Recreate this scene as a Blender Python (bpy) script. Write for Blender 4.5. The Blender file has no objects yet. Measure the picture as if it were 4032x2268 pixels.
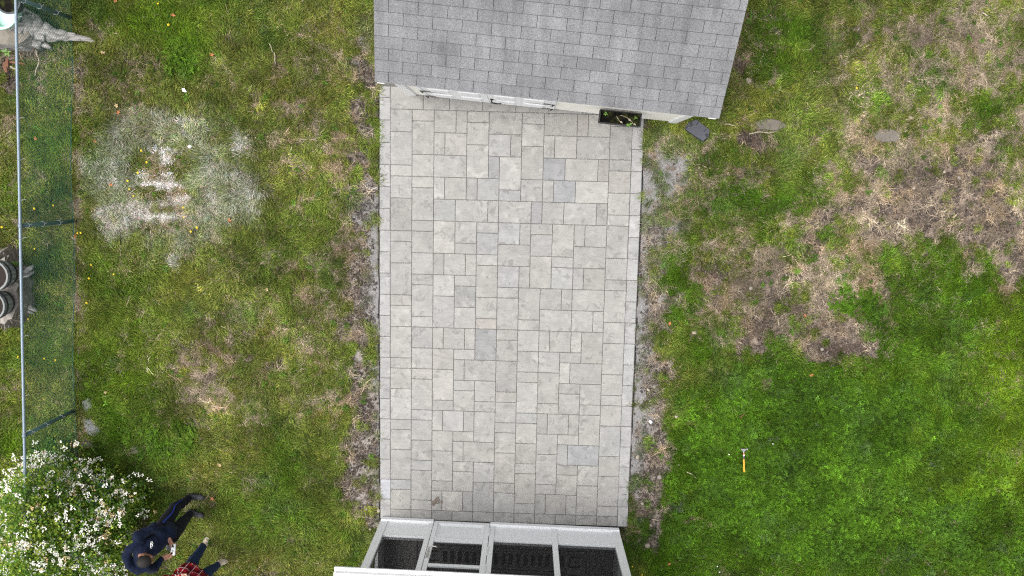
import bpy, bmesh, math, random
import numpy as np
from mathutils import Vector, Matrix, Euler
from mathutils.bvhtree import BVHTree
random.seed(7)
rng = np.random.default_rng(11)
S = bpy.context.scene
COL = S.collection
R = math.radians

# ------------------------------------------------------------------ camera, sky, sun, exposure
CAM = Vector((0.24530276, 2.08268498, 12.04423549))
CROT = Euler((-0.13119289, 0.01798152, 0.01989143), 'XYZ')
FPX, PW, PH = 3109.494915, 4032, 2268
cd = bpy.data.cameras.new('camera'); cam = bpy.data.objects.new('camera', cd); COL.objects.link(cam)
cam.location = CAM; cam.rotation_euler = CROT
cd.sensor_width = 36; cd.lens = FPX / PW * 36; cd.clip_end = 500
S.camera = cam
SUN_EL, SUN_AZ = R(66), R(266)          # azimuth of the sun, clockwise from +y
w = bpy.data.worlds.new('World'); S.world = w; w.use_nodes = True
wt = w.node_tree; bg = wt.nodes['Background']
sky = wt.nodes.new('ShaderNodeTexSky'); sky.sky_type = 'NISHITA'; sky.sun_disc = False
sky.sun_elevation = SUN_EL; sky.sun_rotation = SUN_AZ; sky.dust_density = 6.0; sky.air_density = 1.2; sky.ozone_density = 1.0
hs = wt.nodes.new('ShaderNodeHueSaturation'); hs.inputs['Saturation'].default_value = 0.22
wt.links.new(sky.outputs[0], hs.inputs['Color']); wt.links.new(hs.outputs[0], bg.inputs['Color'])
bg.inputs['Strength'].default_value = 0.15
sl = bpy.data.lights.new('sun', 'SUN'); sun = bpy.data.objects.new('sun', sl); COL.objects.link(sun)
sl.energy = 0.95; sl.angle = R(30); sl.color = (1.0, 0.96, 0.9)
sun.rotation_euler = Vector((math.sin(SUN_AZ) * math.cos(SUN_EL), math.cos(SUN_AZ) * math.cos(SUN_EL), math.sin(SUN_EL))).to_track_quat('Z', 'Y').to_euler()
vs = S.view_settings; vs.view_transform = 'Standard'; vs.look = 'None'; vs.gamma = 1; vs.use_curve_mapping = False
vs.exposure = 0.72
try: S.cycles.use_denoising = False; S.cycles.filter_width = 1.2; S.cycles.use_adaptive_sampling = False; S.cycles.max_bounces = 6; S.cycles.transparent_max_bounces = 12
except Exception: pass

# ------------------------------------------------------------------ helpers
CM = CROT.to_matrix()
def ray(px, py): return CM @ Vector(((px - PW / 2) / FPX, -(py - PH / 2) / FPX, -1.0))
def at(px, py, z=0.0):
    d = ray(px, py); return CAM + d * ((z - CAM.z) / d.z)
def lin(r, g, b):
    f = lambda c: c / 12.92 if c <= .04045 else ((c + .055) / 1.055) ** 2.4
    return (f(r / 255), f(g / 255), f(b / 255))

def tag(o, label=None, cat=None, group=None, kind=None):
    if label: o['label'] = label
    if cat: o['category'] = cat
    if group: o['group'] = group
    if kind: o['kind'] = kind
    return o
def empty(name, loc, rz=0.0):
    o = bpy.data.objects.new(name, None); COL.objects.link(o)
    o.location = loc; o.rotation_euler = (0, 0, rz); o.empty_display_size = .1
    return o
def link(name, me, parent=None, loc=None, rot=None):
    o = bpy.data.objects.new(name, me); COL.objects.link(o)
    if parent is not None: o.parent = parent
    if loc is not None: o.location = loc
    if rot is not None: o.rotation_euler = rot
    return o

class MB:
    def __init__(s): s.v = []; s.f = []; s.m = []
    def add(s, vs, fs, mi=0):
        o = len(s.v); s.v += [tuple(x) for x in vs]; s.f += [tuple(i + o for i in f) for f in fs]; s.m += [mi] * len(fs); return s
    def box(s, x0, x1, y0, y1, z0, z1, mi=0, b=0.0):
        if b <= 0:
            return s.add([(x0,y0,z0),(x1,y0,z0),(x1,y1,z0),(x0,y1,z0),(x0,y0,z1),(x1,y0,z1),(x1,y1,z1),(x0,y1,z1)],
                  [(0,3,2,1),(4,5,6,7),(0,1,5,4),(1,2,6,5),(2,3,7,6),(3,0,4,7)], mi)
        bm = bmesh.new(); bmesh.ops.create_cube(bm, size=1)
        bmesh.ops.scale(bm, vec=(x1-x0, y1-y0, z1-z0), verts=bm.verts)
        bmesh.ops.translate(bm, vec=((x0+x1)/2, (y0+y1)/2, (z0+z1)/2), verts=bm.verts)
        bmesh.ops.bevel(bm, geom=bm.edges[:], offset=b, segments=1, affect='EDGES')
        bm.verts.ensure_lookup_table()
        s.add([v.co[:] for v in bm.verts], [tuple(v.index for v in f.verts) for f in bm.faces], mi); bm.free(); return s
    def tube(s, pts, rad, n=6, mi=0, cap=True, flat=1.0):
        pts = [Vector(p) for p in pts]; k = len(pts)
        rad = [rad] * k if isinstance(rad, (int, float)) else rad
        vs = []; up = Vector((0, 0, 1)); prev = None
        for i, p in enumerate(pts):
            t = (pts[min(i+1, k-1)] - pts[max(i-1, 0)]).normalized()
            a = t.cross(up)
            if a.length < .1: a = t.cross(Vector((1, 0, 0)))
            a.normalize()
            if prev is not None and a.dot(prev) < 0: a = -a
            prev = a; b = t.cross(a).normalized()
            for j in range(n):
                q = 2 * math.pi * j / n
                vs.append(p + a * (math.cos(q) * rad[i]) + b * (math.sin(q) * rad[i] * flat))
        fs = [(i*n+j, i*n+(j+1) % n, (i+1)*n+(j+1) % n, (i+1)*n+j) for i in range(k-1) for j in range(n)]
        if cap: fs += [tuple(range(n))[::-1], tuple((k-1)*n + j for j in range(n))]
        return s.add(vs, fs, mi)
    def lathe(s, prof, n=24, c=(0, 0, 0), mi=0):
        vs = [(c[0] + r * math.cos(2*math.pi*j/n), c[1] + r * math.sin(2*math.pi*j/n), c[2] + z) for r, z in prof for j in range(n)]
        return s.add(vs, [(i*n+j, i*n+(j+1) % n, (i+1)*n+(j+1) % n, (i+1)*n+j) for i in range(len(prof)-1) for j in range(n)], mi)
    def ell(s, c, r, n=10, m=6, mi=0, jit=0.0, rot=None):
        vs = []
        for i in range(m + 1):
            th = math.pi * i / m
            for j in range(n):
                ph = 2 * math.pi * j / n; k = 1 + random.uniform(-jit, jit)
                p = Vector((r[0]*math.sin(th)*math.cos(ph)*k, r[1]*math.sin(th)*math.sin(ph)*k, r[2]*math.cos(th)*k))
                if rot is not None: p = rot @ p
                vs.append(p + Vector(c))
        return s.add(vs, [(i*n+j, (i+1)*n+j, (i+1)*n+(j+1) % n, i*n+(j+1) % n) for i in range(m) for j in range(n)], mi)
    def prism(s, poly, z0, z1, mi=0):
        n = len(poly)
        return s.add([(x, y, z0) for x, y in poly] + [(x, y, z1) for x, y in poly],
              [tuple(range(n))[::-1], tuple(range(n, 2*n))] + [(i, (i+1) % n, n+(i+1) % n, n+i) for i in range(n)], mi)
    def mesh(s, name, mats, smooth=False):
        me = bpy.data.meshes.new(name); me.from_pydata(s.v, [], s.f)
        for m in (mats if isinstance(mats, (list, tuple)) else [mats]): me.materials.append(m)
        if len(me.materials) > 1: me.polygons.foreach_set('material_index', s.m)
        bm = bmesh.new(); bm.from_mesh(me); bmesh.ops.remove_doubles(bm, verts=bm.verts, dist=1e-6) if smooth else None
        bmesh.ops.recalc_face_normals(bm, faces=bm.faces); bm.to_mesh(me); bm.free()
        if smooth: me.polygons.foreach_set('use_smooth', [True] * len(me.polygons))
        me.update(); return me
    def build(s, name, mats, parent=None, smooth=False, loc=None, rot=None):
        return link(name, s.mesh(name, mats, smooth), parent, loc, rot)

# ---------------- materials
class NT:
    def __init__(s, name):
        s.mat = bpy.data.materials.new(name); s.mat.use_nodes = True
        s.t = s.mat.node_tree; s.p = s.t.nodes['Principled BSDF']
    def n(s, typ, **kw):
        nd = s.t.nodes.new(typ)
        for k, v in kw.items():
            if k.startswith('i_'): nd.inputs[k[2:].replace('_', ' ')].default_value = v
            else: setattr(nd, k, v)
        return nd
    def l(s, a, b): s.t.links.new(a, b)
    def noise(s, vec=None, scale=5, detail=4, rough=.6, dist=0, wv=None):
        nd = s.n('ShaderNodeTexNoise'); nd.inputs['Scale'].default_value = scale; nd.inputs['Detail'].default_value = detail
        nd.inputs['Roughness'].default_value = rough; nd.inputs['Distortion'].default_value = dist
        if wv is not None: nd.noise_dimensions = '4D'; s.l(wv, nd.inputs['W'])
        if vec is not None: s.l(vec, nd.inputs['Vector'])
        return nd.outputs['Fac']
    def ramp(s, fac, stops):
        nd = s.n('ShaderNodeValToRGB'); e = nd.color_ramp.elements
        while len(e) < len(stops): e.new(.5)
        for el, (p, c) in zip(e, stops):
            el.position = p; el.color = (*c, 1) if isinstance(c, tuple) else (c, c, c, 1)
        s.l(fac, nd.inputs['Fac']); return nd.outputs['Color']
    def mix(s, a, b, fac, mode='MIX'):
        nd = s.n('ShaderNodeMix', data_type='RGBA', blend_type=mode)
        for k, x in ((0, fac), (6, a), (7, b)):
            if hasattr(x, 'links') or hasattr(x, 'is_linked'): s.l(x, nd.inputs[k])
            else: nd.inputs[k].default_value = x if k == 0 else (*x, 1)
        return nd.outputs[2]
    def coord(s, which='Object'): return s.n('ShaderNodeTexCoord').outputs[which]
    def scale(s, vec, sc, rot=(0, 0, 0)):
        m = s.n('ShaderNodeMapping'); m.inputs['Scale'].default_value = sc; m.inputs['Rotation'].default_value = rot; s.l(vec, m.inputs['Vector']); return m.outputs[0]
    def bump(s, h, strength=.3, dist=.01):
        b = s.n('ShaderNodeBump'); b.inputs['Strength'].default_value = strength; b.inputs['Distance'].default_value = dist
        s.l(h, b.inputs['Height']); s.l(b.outputs[0], s.p.inputs['Normal'])
    def col(s, c):
        if hasattr(c, 'is_linked'): s.l(c, s.p.inputs['Base Color'])
        else: s.p.inputs['Base Color'].default_value = (*c, 1)
        return s
    def rough(s, r, spec=.5, metal=0.0):
        s.p.inputs['Roughness'].default_value = r; s.p.inputs['Specular IOR Level'].default_value = spec; s.p.inputs['Metallic'].default_value = metal; return s

def plain(name, c, rough=.6, var=.15, scale=12, bump=0.0, spec=.4, metal=0.0, bscale=60):
    m = NT(name); co = m.coord('Object')
    n1 = m.noise(co, scale, 5)
    m.col(m.mix(tuple(x * (1 - var) for x in c), tuple(min(1, x * (1 + var)) for x in c), n1)).rough(rough, spec, metal)
    if bump: m.bump(m.noise(co, bscale, 4), bump, .004)
    return m.mat

M_white = plain('white_painted_metal', (.80, .81, .82), .38, .03, 3, spec=.5)
M_whiteB = plain('white_door_paint', (.83, .84, .85), .45, .03, 3)
M_cream = plain('cream_siding_paint', (.84, .82, .75), .55, .04, 4)
M_black = plain('black_plastic', (.012, .012, .013), .4, .2, 10)
M_iron = plain('black_iron', (.015, .015, .016), .5, .2, 20)
M_darkedge = plain('dark_edge_plastic', (.02, .02, .021), .6, .3, 20)
M_galv = plain('galvanised_steel', (.21, .265, .32), .5, .18, 25, metal=.3, spec=.5)
M_chrome = plain('brushed_metal', (.55, .53, .50), .3, .1, 30, metal=.9)
M_green_wire = plain('green_vinyl_wire', (.02, .10, .09), .45, .15, 9)
M_green_post = plain('green_vinyl_post', (.07, .125, .12), .5, .15, 9)
M_wire = plain('bright_tie_wire', (.62, .64, .64), .35, .1, 40, metal=.6)

def paver_mat():
    m = NT('mottled_concrete_paver'); oi = m.n('ShaderNodeObjectInfo'); co = m.coord('Object')
    wv = m.n('ShaderNodeMath', operation='MULTIPLY'); wv.inputs[1].default_value = 97.3; m.l(oi.outputs['Random'], wv.inputs[0]); W = wv.outputs[0]
    big = m.noise(co, 5.2, 6, .68, .5, W)
    st = m.noise(m.scale(co, (3, 22, 3)), 2.0, 5, .65, .3, W)       # streaks along the slab
    blot = m.noise(co, 7.0, 6, .7, .9, W)
    fine = m.noise(co, 150, 3, .7)
    pits = m.noise(co, 48, 4, .75, 0, W)
    base = oi.outputs['Color']
    hi = m.mix(base, (1.25, 1.25, 1.25), 1.0, 'MULTIPLY'); lo = m.mix(base, (.70, .705, .72), 1.0, 'MULTIPLY')
    c = m.mix(lo, hi, m.ramp(big, [(.25, .12), (.72, .95)]))
    c = m.mix(c, lo, m.ramp(st, [(.45, 0.0), (.70, .5)]))
    dark = m.mix(base, (.60, .60, .61), 1.0, 'MULTIPLY')
    c = m.mix(c, m.mix(base, (1.4, 1.4, 1.39), 1.0, 'MULTIPLY'), m.ramp(m.noise(co, 5.5, 6, .68, .8, W), [(.56, 0.0), (.66, .55)]))
    c = m.mix(c, dark, m.ramp(blot, [(.55, 0.0), (.61, .65), (.82, .8)]))
    c = m.mix(c, dark, m.ramp(pits, [(.60, 0.0), (.70, .75)]))
    c = m.mix(c, m.mix(base, (1.22, 1.21, 1.2), 1.0, 'MULTIPLY'), m.ramp(fine, [(.5, 0.0), (.75, .35)]))
    m.col(c).rough(.82, .3); m.bump(m.noise(co, 90, 5, .7), .25, .002); return m.mat
M_paver = paver_mat()

def shingle_mat():
    m = NT('asphalt_shingle'); oi = m.n('ShaderNodeObjectInfo'); co = m.n('ShaderNodeNewGeometry').outputs['Position']
    big = m.noise(co, 1.3, 4); g = m.noise(co, 75, 2, .8); g2 = m.noise(co, 190, 2, .9); sm = m.noise(m.scale(co, (5, .8, .8)), 1.6, 4)
    c = m.mix(m.mix(oi.outputs['Color'], (.72, .72, .73), 1, 'MULTIPLY'), m.mix(oi.outputs['Color'], (1.30, 1.30, 1.32), 1, 'MULTIPLY'), m.ramp(g, [(.36, 0.0), (.64, 1.0)]))
    c = m.mix(c, m.mix(c, (.45, .45, .46), 1, 'MULTIPLY'), m.ramp(g2, [(.54, 0.0), (.66, .45)]))
    c = m.mix(c, m.mix(c, (1.35, 1.35, 1.35), 1, 'MULTIPLY'), m.ramp(big, [(.35, 0.0), (.65, .8)]))
    c = m.mix(c, m.mix(c, (.72, .72, .72), 1, 'MULTIPLY'), m.ramp(sm, [(.42, 0.0), (.68, .8)]))
    m.col(c).rough(.95, .15); m.bump(g, .6, .004); return m.mat
M_shingle = shingle_mat()
M_felt = plain('roof_underlay', (.07, .07, .072), .95, .2, 8)

M_butt_shade = plain('butt_shade_line', (.085, .085, .087), .95, .3, 60)  # contact shadow below each shingle butt, painted as a dark strip
def roof_white_mat():
    m = NT('weathered_white_roof'); co = m.coord('Object')
    c = m.mix((.80, .80, .79), (.70, .70, .69), m.noise(co, 2.5, 4))
    c = m.mix(c, (.07, .065, .055), m.ramp(m.noise(m.scale(co, (1, 1.6, 1)), 13, 5, .72, .5), [(.60, 0.0), (.66, .9)]))
    m.col(c).rough(.5, .4); return m.mat
M_roofwhite = roof_white_mat()

def screen_mat():
    m = NT('insect_screen'); tr = m.n('ShaderNodeBsdfTransparent'); df = m.n('ShaderNodeBsdfDiffuse'); df.inputs[0].default_value = (.035, .035, .037, 1)
    mx = m.n('ShaderNodeMixShader'); mx.inputs[0].default_value = .40; m.l(tr.outputs[0], mx.inputs[1]); m.l(df.outputs[0], mx.inputs[2])
    m.l(mx.outputs[0], m.t.nodes['Material Output'].inputs['Surface']); return m.mat
M_screen = screen_mat()

# ------------------------------------------------------------------ numpy value noise
VT = {}
def vnoise(x, y, seed=0, octv=4, gain=.5):
    x = np.asarray(x, float); y = np.asarray(y, float)
    tot = np.zeros_like(x); amp = 1.0; nrm = 0
    for o in range(octv):
        T = VT.get((seed, o))
        if T is None: T = VT[(seed, o)] = np.random.default_rng(seed * 131 + o * 17 + 5).random((256, 256))
        xi = np.floor(x).astype(int); yi = np.floor(y).astype(int); fx = x - xi; fy = y - yi
        fx = fx * fx * (3 - 2 * fx); fy = fy * fy * (3 - 2 * fy)
        a = T[xi & 255, yi & 255]; b = T[(xi+1) & 255, yi & 255]; c = T[xi & 255, (yi+1) & 255]; d = T[(xi+1) & 255, (yi+1) & 255]
        tot += amp * ((a*(1-fx) + b*fx)*(1-fy) + (c*(1-fx) + d*fx)*fy); nrm += amp; amp *= gain; x = x * 2.03 + 3.7; y = y * 2.03 + 1.3
    return tot / nrm
def sstep(a, b, x):
    t = np.clip((x - a) / (b - a), 0, 1); return t * t * (3 - 2 * t)

# yard survey map: patches of bare soil, stone dust, dead turf, lush turf, chalk dust (u, v on a 2576 x 1449 survey grid)
A = np.array(CM.transposed())
def survey(x, y):
    d = np.stack([np.asarray(x) - CAM.x, np.asarray(y) - CAM.y, np.full(np.shape(x), -CAM.z)], -1) @ A.T
    return (PW/2 + FPX * d[..., 0] / -d[..., 2]) / 4032 * 2576, (PH/2 - FPX * d[..., 1] / -d[..., 2]) / 4032 * 2576
BARE = [(914,300,36,200,.72),(912,650,38,220,.74),(914,1080,42,260,.85),(1655,700,50,260,.55),(1648,1130,50,250,.78),(1970,770,190,120,.50),(2340,510,230,125,.60),(2150,540,120,60,.45),(2080,850,120,60,.6),(110,112,50,22,.9),(75,135,40,40,.9),(130,70,50,12,.7),(2400,560,180,70,.7),(2250,480,90,60,.6),(2480,350,60,40,.5),(2130,520,50,40,.6),(2300,640,50,25,.5),(885,800,26,80,.5),(895,1180,40,120,.8),(15,190,42,60,1),(25,640,30,60,1),(20,800,40,60,.8),(925,190,30,25,.8),(905,340,30,50,.5),(900,410,40,30,.7),(905,660,28,60,.7),(905,900,32,95,.85),
 (905,1010,33,60,.9),(905,1130,32,80,1),(912,1240,36,90,1),(935,1300,30,35,.9),(1650,950,45,50,.8),(1640,1010,38,40,.8),(1650,1130,40,60,.75),(1645,1190,48,50,.95),
 (1640,1260,45,40,.9),(1640,1310,40,40,.6),(1640,1370,40,40,.6),(1890,345,48,42,.95),(1822,330,30,20,.7),(2350,480,150,100,.85),(2450,430,120,110,.7),(2200,430,60,40,.55),
 (2480,570,100,100,.8),(2550,650,50,50,.9),(2330,580,55,40,.6),(2060,590,50,40,.55),(1980,620,45,35,.5),(1800,690,36,50,.9),(1980,770,55,50,.9),(1900,830,60,45,1),
 (1860,880,45,45,.9),(2040,820,45,45,.8),(2060,885,60,35,.9),(2130,880,60,35,.9),(2192,890,26,22,1.3),(2228,742,16,20,1),(1910,880,30,40,.9),(1880,745,50,40,.55),(600,892,50,16,.75),(690,918,30,14,.85),(755,82,22,13,.6),
 (215,1180,22,55,.6),(225,1222,28,35,.8),(205,200,14,40,.55),(680,1440,40,12,.9),(337,1133,18,12,.6),(1855,60,25,40,.5),(1870,170,25,30,.6),(2165,70,25,20,.5),(2330,130,25,25,.4),(2300,210,30,18,.4),(920,1352,10,9,1.3),(1975,545,40,25,.5),(1905,560,30,22,.5),(1990,690,40,30,.5)]
SAND = [(1640,560,46,220,.62),(1628,900,30,160,.6),(912,520,36,45,1),(940,640,18,110,.9),(935,770,26,60,1),(900,480,25,30,.6),(1680,445,78,95,.66),(1640,540,36,50,.7),(1690,580,45,28,.7),(1622,600,18,200,.75),(1620,780,28,60,.8),
 (1612,900,20,120,1),(1622,1062,34,42,1),(1600,1140,20,110,.95),(925,90,22,40,.6),(893,165,25,20,.7),(1650,740,35,40,.5),(1670,490,50,40,.6),(948,900,9,500,.8),(1606,900,10,500,.7)]
STRAW = [(1850,430,110,60,.6),(1900,330,80,50,.5),(2330,510,260,140,1.0),(1985,740,250,165,.88),(2360,140,240,170,.72),(2150,560,200,110,.8),(1700,500,90,170,.55),(2560,560,60,140,.9),(1900,60,60,60,.4),(600,560,330,60,.3),(800,300,120,250,.35),(600,1000,260,120,.35),(330,200,120,120,.3),(2350,480,230,150,.8),(2480,620,100,60,.7),(2150,600,150,60,.6),(900,700,40,500,.3),(1650,900,50,450,.25),(2250,200,300,220,.38),(95,150,60,60,.6),(110,240,50,60,.5),(192,330,12,260,.9),(198,720,12,260,.9),(200,1130,18,150,.7),(250,60,80,60,.5),(760,180,80,60,.5),(740,290,80,50,.55),(720,390,60,60,.55),(700,620,80,120,.5),(720,730,120,60,.5),
 (530,880,80,80,.65),(510,975,70,50,.75),(560,1010,60,40,.45),(800,720,100,100,.45),(740,850,150,130,.45),(800,1000,100,80,.4),(860,460,50,160,.55),(865,650,45,200,.6),(870,1000,50,300,.35),(780,560,60,80,.45),(850,385,45,50,.75),
 (20,330,30,40,.8),(25,560,25,30,.7),(20,1000,30,50,.5),(1870,120,45,130,.65),(1950,215,60,50,.45),(2100,120,120,80,.45),(2250,70,120,80,.65),(2450,60,150,100,.8),(2480,170,120,60,.65),(2380,290,120,80,.5),(2550,280,60,100,.7),
 (2300,380,180,80,.65),(2200,350,90,60,.65),(2100,440,60,40,.6),(1700,340,80,80,.3),(1780,400,80,80,.5),(1850,450,100,60,.5),(1830,560,120,60,.4),(1900,640,150,70,.6),(2050,540,120,90,.65),(2000,660,150,60,.7),(1790,770,60,110,.8),
 (1950,740,160,110,.65),(2050,800,140,90,.65),(2205,735,40,40,.95),(1900,850,130,60,.75),(2130,860,90,55,.75),(1930,958,22,20,1.1),(2540,690,40,60,.7),(2230,1105,45,40,.4),(1700,440,60,60,.4),(1620,700,40,50,.6),(1640,590,30,40,.5),(1640,1090,40,50,.4),(1620,1330,50,60,.4),
 (2210,1185,25,15,.5),(2230,1430,25,25,.55),(2500,480,130,160,.55),(300,1330,60,60,.2),(640,1190,120,60,.25),(2080,690,60,40,.5)]
LUSH = [(2480,1150,260,420,1.1),(1800,1300,250,240,1),(2350,800,230,190,1),(2450,1000,300,300,1),(2100,1150,400,250,1),(2000,1350,500,200,1),(1800,1010,120,60,.7),(1900,500,150,50,.6),(1950,120,120,110,.45),(1725,730,60,110,1),(2120,770,70,60,1),(2350,200,70,50,.8),(2200,260,60,40,.5),(2480,240,60,40,.6),
 (480,130,90,60,.7),(300,950,120,150,.6),(350,1080,150,100,.7),(430,30,200,60,.45),(660,60,150,60,.3),(300,720,120,60,.55),(120,420,50,150,.6),(120,800,50,200,.45),(120,1150,50,120,.65),(20,480,25,60,.5),(25,1120,25,80,.5),(700,1250,200,120,.3),(900,1380,40,60,.7),(2050,460,50,40,.4),(1870,560,80,30,.5),(1760,860,40,60,.7),(1640,1400,60,40,.8),(410,1290,120,60,.4)]
CLOV = [(2450,1300,250,180,.55),(2000,1150,420,330,.55),(1750,120,80,80,.3),(1950,1230,200,120,1),(2150,1100,160,150,.9),(2050,1330,250,100,.9),(1850,1180,150,80,.8),(2250,1330,120,100,.6),(2330,1000,90,60,.4),(2160,775,60,50,.9),(450,150,60,40,.7),(400,1100,100,60,.5),(2450,720,60,60,.3),(120,1140,60,80,.6)]
DUST = [(425,450,205,190,.60),(290,420,75,90,.78),(300,545,62,52,.85),(470,312,45,13,.9),(612,352,26,34,.85),(575,470,60,85,.66),(432,655,26,18,1.0),(390,300,90,40,.58),(560,540,60,40,.6)]
STRIPE = [(396,377,54,8,1.45),(414,402,26,13,1.0),(354,440,28,7,1.1),(416,440,18,7,1.1),(398,463,76,8,1.6),(428,466,14,15,1.2),(446,497,36,7,1.4),(400,514,78,6,1.0),(400,545,84,10,.95)]
CLEAN = [(405,412,85,50,1),(405,482,85,22,.9),(405,571,84,11,1.6),(547,352,32,19,1.6),(440,528,60,8,.6)]
def blobs(lst, u, v, wu, wv):
    r = np.zeros_like(u)
    for cx, cy, rx, ry, s in lst:
        d = np.sqrt(((u + wu * min(28, rx * .55) - cx) / rx) ** 2 + ((v + wv * min(28, ry * .55) - cy) / ry) ** 2)
        r = np.maximum(r, s * sstep(1.35, .45, d))
    return r
def fields(x, y):
    u, v = survey(x, y)
    wu = (vnoise(x*2.6, y*2.6, 1) - .5) * 4; wv = (vnoise(x*2.6, y*2.6, 2) - .5) * 4
    n1 = vnoise(x*1.4, y*1.4, 3); n2 = vnoise(x*5.5, y*5.5, 4); n3 = vnoise(x*14, y*14, 5, 3); n4 = vnoise(x*3.1, y*3.1, 9)
    F = {}
    right = sstep(1500, 1700, u)
    bare = blobs(BARE, u, v, wu, wv); straw = blobs(STRAW, u, v, wu, wv); lush = blobs(LUSH, u, v, wu, wv)
    sand = blobs(SAND, u, v, wu, wv); dust = blobs(DUST, u, v, wu, wv); clov = blobs(CLOV, u, v, wu, wv)
    F['sand'] = sstep(.28, .62, sand * 1.1 + (n2 - .5) * 1.0)
    F['bare'] = sstep(.34, .62, bare * 1.15 + (n2 - .5) * 1.15 + (n3 - .5) * .5)
    F['lush'] = np.clip(lush * 1.25 + (n1 - .5) * .5, 0, 1)
    F['straw'] = np.clip(np.clip(straw * 1.15, 0, 1) * sstep(.12, .62, n2 * .75 + n3 * .45 - .22 + .25 * straw) + .22 * sstep(.55, .75, n2) * (1 - F['lush']) + .35 * sstep(.60, .74, n4) * (1 - F['lush']), 0, 1)
    F['clov'] = sstep(.35, .8, clov + (n2 - .5) * .9)
    cl = blobs(CLEAN, u, v, wu * .12, wv * .12); stp = blobs(STRIPE, u, v, wu * .22, wv * .10)
    dd = np.clip(dust * 1.0 - cl * 1.3, 0, 1.3)
    F['dust'] = np.clip(np.maximum(.88 * sstep(.06, 1.10, dd + (n2 - .5) * .55 + (n3 - .5) * .45), sstep(.3, .9, stp + (n3 - .5) * .7)), 0, 1)
    F['stripe'] = sstep(.45, .95, stp + (n3 - .5) * .55); F['sten'] = np.maximum(cl, stp)
    F['n1'], F['n2'], F['n3'], F['n4'], F['u'], F['v'], F['right'] = n1, n2, n3, n4, u, v, right
    F['vign'] = vnoise(x*.8, y*.8, 12)
    return F

# ------------------------------------------------------------------ the setting: ground sheet
H = 0.1651
def slab_xy(px, py):                      # half-slab units -> metres
    return (px - 11) * H, (-(py - 19) * H - 0.008178 * (px - 11) * H) * 1.001055
def in_patio(x, y, m=0.0):
    px = x / H + 11; py = 19 - (y / 1.001055 + .008178 * x) / H
    return (px > -1 - m / H) & (px < 23 + m / H) & (py > -2.6) & (py < 40)
SHO = Vector((-1.509, 3.371, 0.0)); SHA = R(-4.9211); SHW = 3.949; SHD = 3.0
PO = Vector((-1.952, -3.285, 0.0)); PA = R(-1.2231); PWD = 3.798; PDEP = 2.6
def in_local(x, y, O, a, x0, x1, y0, y1):
    dx = x - O.x; dy = y - O.y; lx = dx*math.cos(a) + dy*math.sin(a); ly = -dx*math.sin(a) + dy*math.cos(a)
    return (lx > x0) & (lx < x1) & (ly > y0) & (ly < y1)
def ground_z(x, y):
    z = -.035 + (vnoise(x*1.1, y*1.1, 21) - .5) * .05 + (vnoise(x*6, y*6, 22) - .5) * .03
    return z
gx = np.concatenate([np.array([-90, -60, -35, -20, -14, -11.5]), np.arange(-9.6, 9.7, .04), np.array([11.5, 14, 20, 35, 60, 90])])
gy = np.concatenate([np.array([-90, -60, -35, -20, -12, -8]), np.arange(-6.4, 6.8, .04), np.array([8, 12, 20, 35, 60, 90])])
GX, GY = np.meshgrid(gx, gy, indexing='ij')
fx, fy = GX.ravel(), GY.ravel()
F = fields(fx, fy)
gz = ground_z(fx, fy) - .02 * F['bare'] + .012 * (F['n3'] - .5) * F['bare'] * 3
gz = np.where(in_patio(fx, fy, -.06) | in_local(fx, fy, SHO, SHA, .1, SHW-.1, .1, SHD) | in_local(fx, fy, PO, PA, .12, PWD-.12, -PDEP, -.1), -.16, gz)
nx, ny = GX.shape
idx = np.arange(nx * ny).reshape(nx, ny)
faces = np.stack([idx[:-1, :-1], idx[1:, :-1], idx[1:, 1:], idx[:-1, 1:]], -1).reshape(-1, 4)
me = bpy.data.meshes.new('ground'); me.vertices.add(nx*ny); me.vertices.foreach_set('co', np.stack([fx, fy, gz], -1).ravel())
me.loops.add(faces.size); me.loops.foreach_set('vertex_index', faces.ravel()); me.polygons.add(len(faces))
me.polygons.foreach_set('loop_start', np.arange(0, faces.size, 4)); me.update(calc_edges=True)
def mixc(a, b, t): return a + (b - a) * t[:, None]
soil = np.tile(np.array([.128, .100, .083]), (len(fx), 1))
soil = mixc(soil, np.array([.295, .243, .205]), sstep(.30, .58, F['n2']) * .9)
soil = mixc(soil, np.array([.045, .055, .018]), np.clip(1 - F['bare'] - F['straw'] - F['sand'], 0, 1) * .75)
soil = mixc(soil, np.array([.20, .155, .118]), F['straw'] * .6)
soil = mixc(soil, np.array([.205, .205, .208]), F['sand'] * .92)
DARK = [(1890,345,38,32,1),(1900,830,48,38,1),(2060,885,50,28,1),(2130,880,60,32,1),(2192,890,26,22,1.2),(1980,770,38,38,.9),(1800,690,24,40,.9),(2228,742,12,15,1),(2400,440,46,28,.8),(1870,170,20,25,.8),(2480,590,40,40,.6),(2330,560,40,25,.6),(15,190,45,60,1),(25,640,30,60,1),(100,130,50,30,.9),(690,918,28,13,.8),(600,892,46,14,.6),(920,190,28,24,.9),(905,400,30,30,.7),(920,1352,10,9,1),(1645,1190,30,30,.5)]
soil = mixc(soil, np.array([.066, .048, .038]), np.clip(sstep(.3, .7, blobs(DARK, F['u'], F['v'], (F['n2']-.5)*5, (F['n3']-.5)*5) + (F['n3']-.5)*.6), 0, 1) * .9)
leftstrip = np.maximum(sstep(850, 880, F['u']) * sstep(970, 950, F['u']) * (.45 + .55*sstep(780, 880, F['v'])), sstep(1590, 1610, F['u']) * sstep(1730, 1690, F['u']) * .55) * F['bare']
soil = mixc(soil, np.array([.255, .232, .215]), leftstrip * .9)
soil = mixc(soil, np.array([.40, .40, .385]), np.clip(F['dust'] * .55 + F['stripe'] * .8, 0, 1))
ca = me.color_attributes.new('soil', 'FLOAT_COLOR', 'POINT')
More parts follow.
